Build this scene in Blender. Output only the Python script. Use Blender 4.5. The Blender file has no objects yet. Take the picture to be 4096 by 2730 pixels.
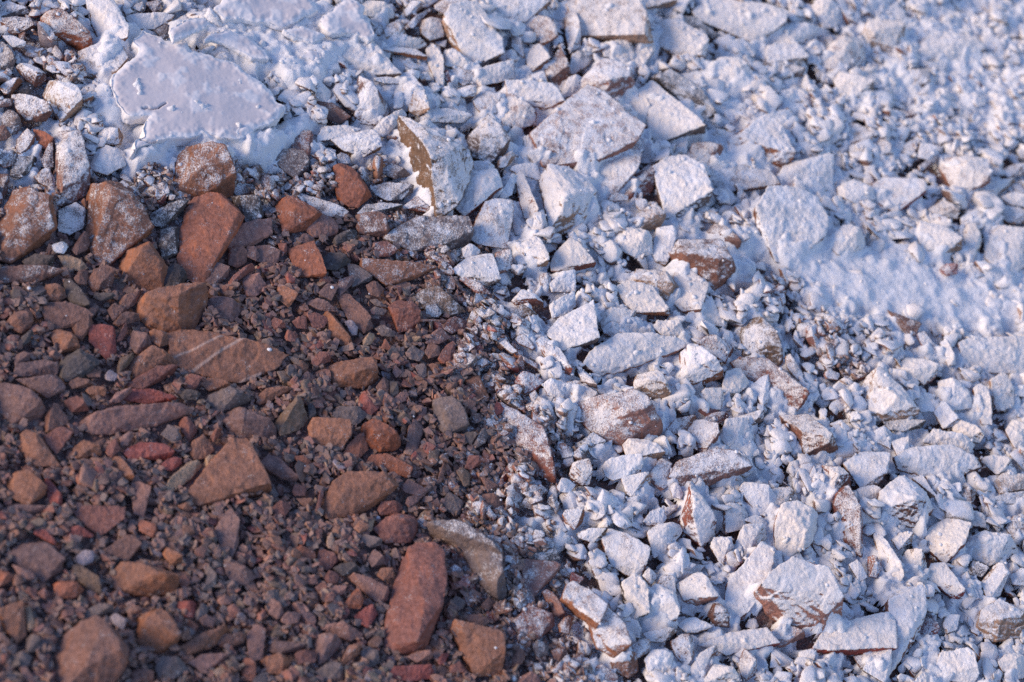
import bpy, bmesh, math, random
import numpy as np
from mathutils import Vector, Matrix

# ------------------------------------------------------------------ camera, sky, sun, exposure
S = bpy.context.scene
PITCH, DIST, LENS, SENSOR = 52.0, 3.78, 85.0, 36.0
cam = bpy.data.cameras.new('camera')
cam.lens, cam.sensor_width, cam.clip_start, cam.clip_end = LENS, SENSOR, 0.05, 500
co = bpy.data.objects.new('camera', cam); S.collection.objects.link(co)
pr = math.radians(PITCH)
CAM = np.array([0.0, -DIST*math.cos(pr), DIST*math.sin(pr)])
co.location = CAM; co.rotation_euler = (math.radians(90-PITCH), 0, 0)
cam.dof.use_dof = True; cam.dof.focus_distance = DIST-0.06; cam.dof.aperture_fstop = 2.7
S.camera = co

SUN_ELEV, SUN_AZ = 37.0, -100.0          # azimuth from +Y (away from the camera) clockwise: the warm light comes from the left
W = bpy.data.worlds.new('World'); S.world = W; W.use_nodes = True
nt = W.node_tree; bg = nt.nodes['Background']
sky = nt.nodes.new('ShaderNodeTexSky'); sky.sky_type = 'NISHITA'; sky.sun_disc = False
sky.sun_elevation = math.radians(SUN_ELEV); sky.sun_rotation = math.radians(SUN_AZ)
sky.air_density = 1.0; sky.dust_density = 0.5; sky.ozone_density = 3.0
tint = nt.nodes.new('ShaderNodeMix'); tint.data_type = 'RGBA'; tint.blend_type = 'MULTIPLY'; tint.inputs['Factor'].default_value = 1
tint.inputs[7].default_value = (0.97, 0.985, 1.17, 1); nt.links.new(sky.outputs['Color'], tint.inputs[6]); nt.links.new(tint.outputs[2], bg.inputs['Color']); bg.inputs['Strength'].default_value = 0.135
sl = bpy.data.lights.new('sun', 'SUN'); sl.energy = 2.7; sl.angle = math.radians(26); sl.color = (1.0, 0.80, 0.62)
so = bpy.data.objects.new('sun', sl); S.collection.objects.link(so)
az, el = math.radians(SUN_AZ), math.radians(SUN_ELEV)
sd = Vector((math.sin(az)*math.cos(el), math.cos(az)*math.cos(el), math.sin(el)))
so.rotation_euler = sd.to_track_quat('Z', 'Y').to_euler(); so.location = sd*6
S.view_settings.view_transform = 'Standard'; S.view_settings.look = 'None'
S.view_settings.exposure = 0.60; S.view_settings.gamma = 1.0
S.cycles.max_bounces = 6; S.cycles.diffuse_bounces = 4
S.cycles.use_denoising = False

# ------------------------------------------------------------------ frames: the scree slope falls to the right
TILT = math.radians(20)
G = np.array([[math.cos(TILT), 0, math.sin(TILT)], [0, 1, 0], [-math.sin(TILT), 0, math.cos(TILT)]])  # columns u, v, normal
UP = G.T @ np.array([0, 0, 1.0])
SET = UP*0.55 + np.array([0, -0.10, 0.55]); SET /= np.linalg.norm(SET)      # the way dust settled, in slope axes
CL = G.T @ CAM
cx = np.array([1.0, 0, 0]); cz = -CAM/np.linalg.norm(CAM); cy = np.cross(cx, cz)*1.0
if cy[2] < 0: cy = -cy
RX, RY, RZ = G.T @ cx, G.T @ cy, G.T @ cz

def unproject(X, Y, w=0.0):
    """a point of the photograph (4096 wide) to the slope plane raised by w, in slope axes"""
    a = (X-2048)/4096*SENSOR; b = -(Y-1365)/4096*SENSOR
    d = RX*a + RY*b + RZ*LENS
    return CL + d*((w-CL[2])/d[2])

TS = 1024/1764.0
def tile(code, x, y):
    return int(code[1])*1024 + x*TS, int(code[0])*910 + y*TS
UNIT = 1.6/7056                         # about the size of one traced unit on the slope, metres

# ------------------------------------------------------------------ numpy helpers
def hash3(i, j, k, seed):
    h = (i*374761393 + j*668265263 + k*2147483647 + seed*1274126177) & 0xFFFFFFFF
    h = ((h ^ (h >> 13))*1274126177) & 0xFFFFFFFF
    h = h ^ (h >> 16)
    return (h & 0xFFFF)/65535.0
def vnoise(p, seed=0):
    p = np.asarray(p, float); f0 = np.floor(p); t = p-f0; t = t*t*(3-2*t); f0 = f0.astype(np.int64)
    r = 0
    for a in (0, 1):
        for b in (0, 1):
            for c in (0, 1):
                w = (t[:, 0] if a else 1-t[:, 0])*(t[:, 1] if b else 1-t[:, 1])*(t[:, 2] if c else 1-t[:, 2])
                r = r + w*hash3(f0[:, 0]+a, f0[:, 1]+b, f0[:, 2]+c, seed)
    return r
def fbm(p, seed=0, o=3):
    r = 0; a = .5; s = 0
    for k in range(o):
        r = r + a*vnoise(p*(2.03**k)+k*17.3, seed+k); s += a; a *= .5
    return r/s
def sstep(a, b, x):
    t = np.clip((x-a)/(b-a), 0, 1); return t*t*(3-2*t)

# the fields over the slope on one grid
GX0, GX1, GY0, GY1, CELL = -1.22, 1.22, -0.98, 1.16, 0.003
NX, NY = int((GX1-GX0)/CELL)+1, int((GY1-GY0)/CELL)+1
gu = GX0+np.arange(NX)*CELL; gv = GY0+np.arange(NY)*CELL
GU, GV = np.meshgrid(gu, gv)
def ov(x, y): return unproject(x*4096/2353, y*4096/2353)[:2]
def inside(poly, X, Y):
    r = np.zeros(X.shape, bool); n = len(poly)
    for i in range(n):
        (x0, y0), (x1, y1) = poly[i], poly[(i+1) % n]
        if y0 == y1: continue
        c = ((y0 > Y) != (y1 > Y)) & (X < (x1-x0)*(Y-y0)/(y1-y0)+x0)
        r ^= c
    return r
def dist_line(poly, X, Y, closed=False):
    d = np.full(X.shape, 1e9); n = len(poly)
    for i in range(n if closed else n-1):
        a = np.array(poly[i]); b = np.array(poly[(i+1) % n]); e = b-a
        t = np.clip(((X-a[0])*e[0]+(Y-a[1])*e[1])/max(e@e, 1e-12), 0, 1)
        d = np.minimum(d, np.hypot(X-a[0]-t*e[0], Y-a[1]-t*e[1]))
    return d
EDGE = [(-300, 455), (150, 455), (380, 412), (560, 425), (700, 440), (850, 430), (950, 530), (1080, 570), (1110, 680), (1135, 820), (1200, 950),
        (1290, 1050), (1240, 1150), (1110, 1190), (1190, 1290), (1275, 1370), (1310, 1480), (1330, 1600), (1380, 1900)]
line = [tuple(ov(*p)) for p in EDGE]
brown = line + [tuple(ov(-300, 1900))]
gp = np.stack([GU.ravel(), GV.ravel(), np.zeros(GU.size)], 1)
n1 = fbm(gp*14, 5, 4).reshape(GU.shape); n2 = fbm(gp*45, 9, 3).reshape(GU.shape)
sdist = dist_line(line, GU, GV)*np.where(inside(brown, GU, GV), -1, 1) + (n1-.5)*0.09 + (n2-.5)*.03
LG = sstep(-.165, .06, sdist)*.66 + sstep(0, .10, sdist)*.34 + 0.30*np.exp(-np.maximum(-sdist, 0)/.13)*(1-sstep(-.165, .06, sdist))
for (x, y, r, a) in [(1900, 800, 75, .5), (1760, 640, 60, .4), (1960, 880, 50, .35), (1790, 690, 50, .3), (1240, 1290, 55, .5), (1160, 1250, 40, .4), (2080, 790, 40, .3),
                     (60, 240, 110, .5), (70, 60, 100, .4), (190, 170, 70, .3), (250, 470, 60, .3), (1230, 1000, 45, .35), (1500, 1500, 50, .25), (2250, 1500, 60, .15)]:
    c = ov(x, y); LG -= (.8 if 1700 < x < 2000 else .7 if x < 300 else .5)*a*np.exp(-((GU-c[0])**2+(GV-c[1])**2)/(2*(r*.62e-3)**2))
LG = np.clip(LG, 0.01, 1)
def look(grid, u, v):
    a = np.clip((u-GX0)/CELL, 0, NX-1.001); b = np.clip((v-GY0)/CELL, 0, NY-1.001)
    i = a.astype(int); j = b.astype(int); fa = a-i; fb = b-j
    return (grid[j, i]*(1-fa)+grid[j, i+1]*fa)*(1-fb)+(grid[j+1, i]*(1-fa)+grid[j+1, i+1]*fa)*fb
def blur(a, sig):
    r = int(3*sig/CELL); k = np.exp(-.5*(np.arange(-r, r+1)*CELL/sig)**2); k /= k.sum()
    p = np.pad(a, r, mode='edge')
    p = np.apply_along_axis(lambda q: np.convolve(q, k, 'valid'), 0, p)
    return np.apply_along_axis(lambda q: np.convolve(q, k, 'valid'), 1, p)

# ------------------------------------------------------------------ materials
def new_mat(name):
    m = bpy.data.materials.new(name); m.use_nodes = True; t = m.node_tree
    for n in list(t.nodes):
        if n.type != 'OUTPUT_MATERIAL': t.nodes.remove(n)
    return m, t, t.nodes['Material Output']
def node(t, kind, **kw):
    n = t.nodes.new(kind)
    for k, v in kw.items(): setattr(n, k, v)
    return n
def math_n(t, op, a, b=None, c=None):
    n = node(t, 'ShaderNodeMath', operation=op)
    for i, v in enumerate((a, b, c)):
        if v is None: continue
        if isinstance(v, (int, float)): n.inputs[i].default_value = v
        else: t.links.new(v, n.inputs[i])
    return n.outputs[0]
def noise_n(t, pos, scale, detail=3, rough=.55):
    n = node(t, 'ShaderNodeTexNoise'); n.inputs['Scale'].default_value = scale
    n.inputs['Detail'].default_value = detail; n.inputs['Roughness'].default_value = rough
    t.links.new(pos, n.inputs['Vector']); return n.outputs['Fac']
def mixc(t, f, a, b, mode='MIX'):
    n = node(t, 'ShaderNodeMix', data_type='RGBA', blend_type=mode)
    for s, v in ((n.inputs['Factor'], f), (n.inputs[6], a), (n.inputs[7], b)):
        if isinstance(v, (int, float)): s.default_value = v
        elif isinstance(v, tuple): s.default_value = v
        else: t.links.new(v, s)
    return n.outputs[2]
def rng(t, v, a, b, c=0., d=1.):
    n = node(t, 'ShaderNodeMapRange'); t.links.new(v, n.inputs[0])
    for i, q in enumerate((a, b, c, d)): n.inputs[i+1].default_value = q
    return n.outputs[0]
SETW = G @ SET
POWDER = (0.82, 0.80, 0.785, 1)
def stone_material(name):
    m, t, out = new_mat(name)
    geo = node(t, 'ShaderNodeNewGeometry'); pos = geo.outputs['Position']
    col = node(t, 'ShaderNodeAttribute', attribute_name='col').outputs['Color']
    pw = node(t, 'ShaderNodeAttribute', attribute_name='pw').outputs['Fac']
    v1 = noise_n(t, pos, 26, 4, .6); v2 = noise_n(t, pos, 150, 4, .65); v3 = noise_n(t, pos, 700, 2, .5)
    base = mixc(t, rng(t, v1, .3, .7), mixc(t, 1.0, col, (.74, .76, .80, 1), 'MULTIPLY'), mixc(t, 1.0, col, (1.28, 1.16, 1.02, 1), 'MULTIPLY'))
    base = mixc(t, 1.0, base, rng(t, v2, .25, .75, .62, 1.38), 'MULTIPLY')
    base = mixc(t, .5, base, rng(t, v3, .3, .7, .7, 1.3), 'MULTIPLY')
    pt = rng(t, geo.outputs['Pointiness'], .52, .60)
    base = mixc(t, math_n(t, 'MULTIPLY', pt, .35), base, (.42, .30, .24, 1))
    # thin mauve film of dust on what faces up
    dot = node(t, 'ShaderNodeVectorMath', operation='DOT_PRODUCT'); t.links.new(geo.outputs['Normal'], dot.inputs[0]); dot.inputs[1].default_value = tuple(SETW)
    film = math_n(t, 'MULTIPLY', rng(t, dot.outputs['Value'], .55, .98), rng(t, v2, .3, .7, .08, .26))
    base = mixc(t, film, base, (.31, .24, .225, 1))
    # grains and crusts of white powder
    k = math_n(t, 'ADD', math_n(t, 'MULTIPLY', noise_n(t, pos, 55, 3, .6), .5), math_n(t, 'MULTIPLY', noise_n(t, pos, 480, 2, .6), .5))
    k = math_n(t, 'ADD', math_n(t, 'MULTIPLY', math_n(t, 'SUBTRACT', k, .5), 2.5), .5)
    mask = rng(t, math_n(t, 'SUBTRACT', math_n(t, 'SUBTRACT', pw, math_n(t, 'MULTIPLY', pt, .35)), k), -.16, .24)
    powc = mixc(t, rng(t, noise_n(t, pos, 34, 5, .65), .36, .62), (.78, .705, .635, 1), POWDER)
    powc = mixc(t, rng(t, noise_n(t, pos, 420, 3, .6), .3, .7, .0, .3), powc, (.64, .60, .58, 1))
    oi = node(t, 'ShaderNodeObjectInfo')       # some stones carry a creamier coat
    powc = mixc(t, rng(t, oi.outputs['Random'], .35, 1, 0, .75), powc, (.79, .695, .60, 1))
    base = mixc(t, mask, base, powc)
    b = node(t, 'ShaderNodeBsdfPrincipled'); t.links.new(base, b.inputs['Base Color'])
    b.inputs['Roughness'].default_value = .86; b.inputs['Specular IOR Level'].default_value = .22
    h = math_n(t, 'ADD', math_n(t, 'MULTIPLY', noise_n(t, pos, 260, 5, .7), 1.0), math_n(t, 'MULTIPLY', mask, .5))
    bp = node(t, 'ShaderNodeBump'); bp.inputs['Strength'].default_value = .8; bp.inputs['Distance'].default_value = .003
    t.links.new(h, bp.inputs['Height']); t.links.new(bp.outputs['Normal'], b.inputs['Normal'])
    t.links.new(b.outputs[0], out.inputs[0]); return m
M_STONE = stone_material('dusty_stone')
def plain_powder(name, c0, c1, s, bump, dist):
    m, t, out = new_mat(name)
    pos = node(t, 'ShaderNodeNewGeometry').outputs['Position']
    base = mixc(t, rng(t, noise_n(t, pos, s, 5, .6), .3, .7), c0, c1)
    b = node(t, 'ShaderNodeBsdfPrincipled'); t.links.new(base, b.inputs['Base Color'])
    b.inputs['Roughness'].default_value = .95; b.inputs['Specular IOR Level'].default_value = .15
    h = noise_n(t, pos, 330, 5, .7)
    bp = node(t, 'ShaderNodeBump'); bp.inputs['Strength'].default_value = bump; bp.inputs['Distance'].default_value = dist
    t.links.new(h, bp.inputs['Height']); t.links.new(bp.outputs['Normal'], b.inputs['Normal'])
    t.links.new(b.outputs[0], out.inputs[0]); return m, t, b
def soil_material():
    m, t, out = new_mat('gritty_soil')
    pos = node(t, 'ShaderNodeNewGeometry').outputs['Position']; pw = node(t, 'ShaderNodeAttribute', attribute_name='pw').outputs['Fac']
    cols = None; hts = None
    for sc, amt in ((150, 1.0), (330, .5)):
        w = node(t, 'ShaderNodeVectorMath', operation='ADD'); t.links.new(pos, w.inputs[0])
        nz = node(t, 'ShaderNodeTexNoise'); nz.inputs['Scale'].default_value = 90; t.links.new(pos, nz.inputs['Vector'])
        sc_ = node(t, 'ShaderNodeVectorMath', operation='SCALE'); sc_.inputs['Scale'].default_value = .006; t.links.new(nz.outputs['Color'], sc_.inputs[0]); t.links.new(sc_.outputs[0], w.inputs[1])
        v = node(t, 'ShaderNodeTexVoronoi', feature='F1'); v.inputs['Scale'].default_value = sc; t.links.new(w.outputs[0], v.inputs['Vector'])
        sep = node(t, 'ShaderNodeSeparateColor'); t.links.new(v.outputs['Color'], sep.inputs[0])
        r = node(t, 'ShaderNodeValToRGB'); cr_ = r.color_ramp; cr_.elements[0].color = (0.125, 0.083, 0.073, 1); cr_.elements[1].color = (0.288, 0.169, 0.138, 1)
        for p, c in ((.3, (0.250, 0.147, 0.121, 1)), (.5, (0.204, 0.155, 0.134, 1)), (.7, (0.312, 0.140, 0.099, 1)), (.85, (0.213, 0.15, 0.14, 1))):
            e = cr_.elements.new(p); e.color = c
        t.links.new(sep.outputs[0], r.inputs[0])
        h = math_n(t, 'SUBTRACT', sep.outputs[1], math_n(t, 'MULTIPLY', v.outputs['Distance'], 1.3))
        cols = r.outputs[0] if cols is None else mixc(t, .4, cols, r.outputs[0]); hts = h if hts is None else math_n(t, 'ADD', hts, math_n(t, 'MULTIPLY', h, amt))
    k = math_n(t, 'ADD', math_n(t, 'MULTIPLY', noise_n(t, pos, 55, 3, .6), .5), math_n(t, 'MULTIPLY', noise_n(t, pos, 480, 2, .6), .5))
    k = math_n(t, 'ADD', math_n(t, 'MULTIPLY', math_n(t, 'SUBTRACT', k, .5), 2.5), .5)
    base = mixc(t, rng(t, math_n(t, 'SUBTRACT', pw, k), -.12, .2), cols, POWDER)
    b = node(t, 'ShaderNodeBsdfPrincipled'); t.links.new(base, b.inputs['Base Color']); b.inputs['Roughness'].default_value = .92; b.inputs['Specular IOR Level'].default_value = .15
    bp = node(t, 'ShaderNodeBump'); bp.inputs['Strength'].default_value = .9; bp.inputs['Distance'].default_value = .003
    t.links.new(hts, bp.inputs['Height']); t.links.new(bp.outputs['Normal'], b.inputs['Normal']); t.links.new(b.outputs[0], out.inputs[0]); return m
M_SOIL = soil_material()
M_POW = plain_powder('white_powder', (.72, .70, .68, 1), POWDER, 60, .7, .003)[0]
def crust_material():
    m, t, b = plain_powder('smooth_crust', (.61, .545, .525, 1), (.65, .585, .565, 1), 40, .16, .0012)
    rgh = node(t, 'ShaderNodeAttribute', attribute_name='rim').outputs['Fac']
    old = b.inputs['Base Color'].links[0].from_socket
    t.links.new(mixc(t, rgh, old, (.76, .72, .69, 1)), b.inputs['Base Color'])
    return m
M_CRUST = crust_material()

# ------------------------------------------------------------------ mesh helpers
def to_world(P): return P @ G.T
def attr(me, name, data, kind='FLOAT'):
    a = me.attributes.new(name, 'FLOAT_COLOR' if kind == 'C' else 'FLOAT', 'POINT')
    if kind == 'C':
        d = np.ones((len(data), 4), np.float32); d[:, :3] = data; a.data.foreach_set('color', d.ravel())
    else: a.data.foreach_set('value', np.asarray(data, np.float32))
def mesh_np(name, V, F, smooth=True):
    """V in slope axes, F an array of equal-sized faces"""
    me = bpy.data.meshes.new(name); k = F.shape[1]
    me.vertices.add(len(V)); me.vertices.foreach_set('co', np.asarray(V, np.float32).ravel())
    me.loops.add(F.size); me.loops.foreach_set('vertex_index', F.ravel().astype(np.int32))
    me.polygons.add(len(F)); me.polygons.foreach_set('loop_start', np.arange(0, F.size, k, dtype=np.int32))
    me.polygons.foreach_set('use_smooth', np.full(len(F), smooth)); me.update(calc_edges=True); return me
def place(name, me, mat, origin=None):
    o = bpy.data.objects.new(name, me); S.collection.objects.link(o); me.materials.append(mat)
    if origin is not None: o.location = origin
    return o
def tag(o, label=None, cat=None, group=None, kind=None):
    for k, v in (('label', label), ('category', cat), ('group', group), ('kind', kind)):
        if v: o[k] = v

tmp = bpy.data.objects.new('tmp', bpy.data.meshes.new('tmp')); S.collection.objects.link(tmp)
rm = tmp.modifiers.new('r', 'REMESH'); rm.mode = 'VOXEL'
def remesh(bm, vox):
    bmesh.ops.recalc_face_normals(bm, faces=bm.faces)
    me = bpy.data.meshes.new('t'); bm.to_mesh(me); bm.free(); old = tmp.data; tmp.data = me; bpy.data.meshes.remove(old)
    rm.voxel_size = vox; tmp.update_tag(); dg = bpy.context.evaluated_depsgraph_get(); dg.update()
    ev = tmp.evaluated_get(dg).to_mesh()
    V = np.empty(len(ev.vertices)*3, np.float32); ev.vertices.foreach_get('co', V)
    N = np.empty(len(ev.vertices)*3, np.float32); ev.vertices.foreach_get('normal', N)
    Fq = np.empty(len(ev.loops), np.int32); ev.loops.foreach_get('vertex_index', Fq)
    tot = np.empty(len(ev.polygons), np.int32); ev.polygons.foreach_get('loop_total', tot)
    tmp.evaluated_get(dg).to_mesh_clear()
    assert (tot == 4).all()
    return V.reshape(-1, 3).astype(float), N.reshape(-1, 3).astype(float), Fq.reshape(-1, 4)
def normals(V, F):
    a = V[F[:, 2]]-V[F[:, 0]]; b = V[F[:, -1]]-V[F[:, 1]]
    if F.shape[1] == 3: b = V[F[:, 1]]-V[F[:, 0]]; a, b = b, V[F[:, 2]]-V[F[:, 0]]
    n = np.cross(a, b); N = np.zeros_like(V)
    for k in range(F.shape[1]): np.add.at(N, F[:, k], n)
    return N/np.maximum(np.linalg.norm(N, axis=1, keepdims=True), 1e-12)

HUE = dict(b=(.165, .092, .074), r=(.205, .088, .070), R=(.245, .066, .055), o=(.240, .118, .074), O=(.275, .106, .062), p=(.180, .115, .108), g=(.150, .128, .128),
           k=(.075, .070, .070), t=(.36, .26, .175), y=(.152, .110, .080), P=(.26, .150, .130), l=(.27, .255, .30), w=(.30, .22, .17))
HUE = {k: (c[0]*1.06, c[1]*.97, c[2]*.90) for k, c in HUE.items()}
def powder_tendency(L, nz, r):
    """how strongly the powder mask leans to white: L zone level, nz up-facing, r a slow noise"""
    a = .76-.63*L
    cover = sstep(a-.05, a+.5, nz+(r-.5)*.5)
    return cover*L**.85*.98*sstep(0.03, .2, L) + .10 + .10*L + .16*cover*sstep(.6, .95, L)

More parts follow.
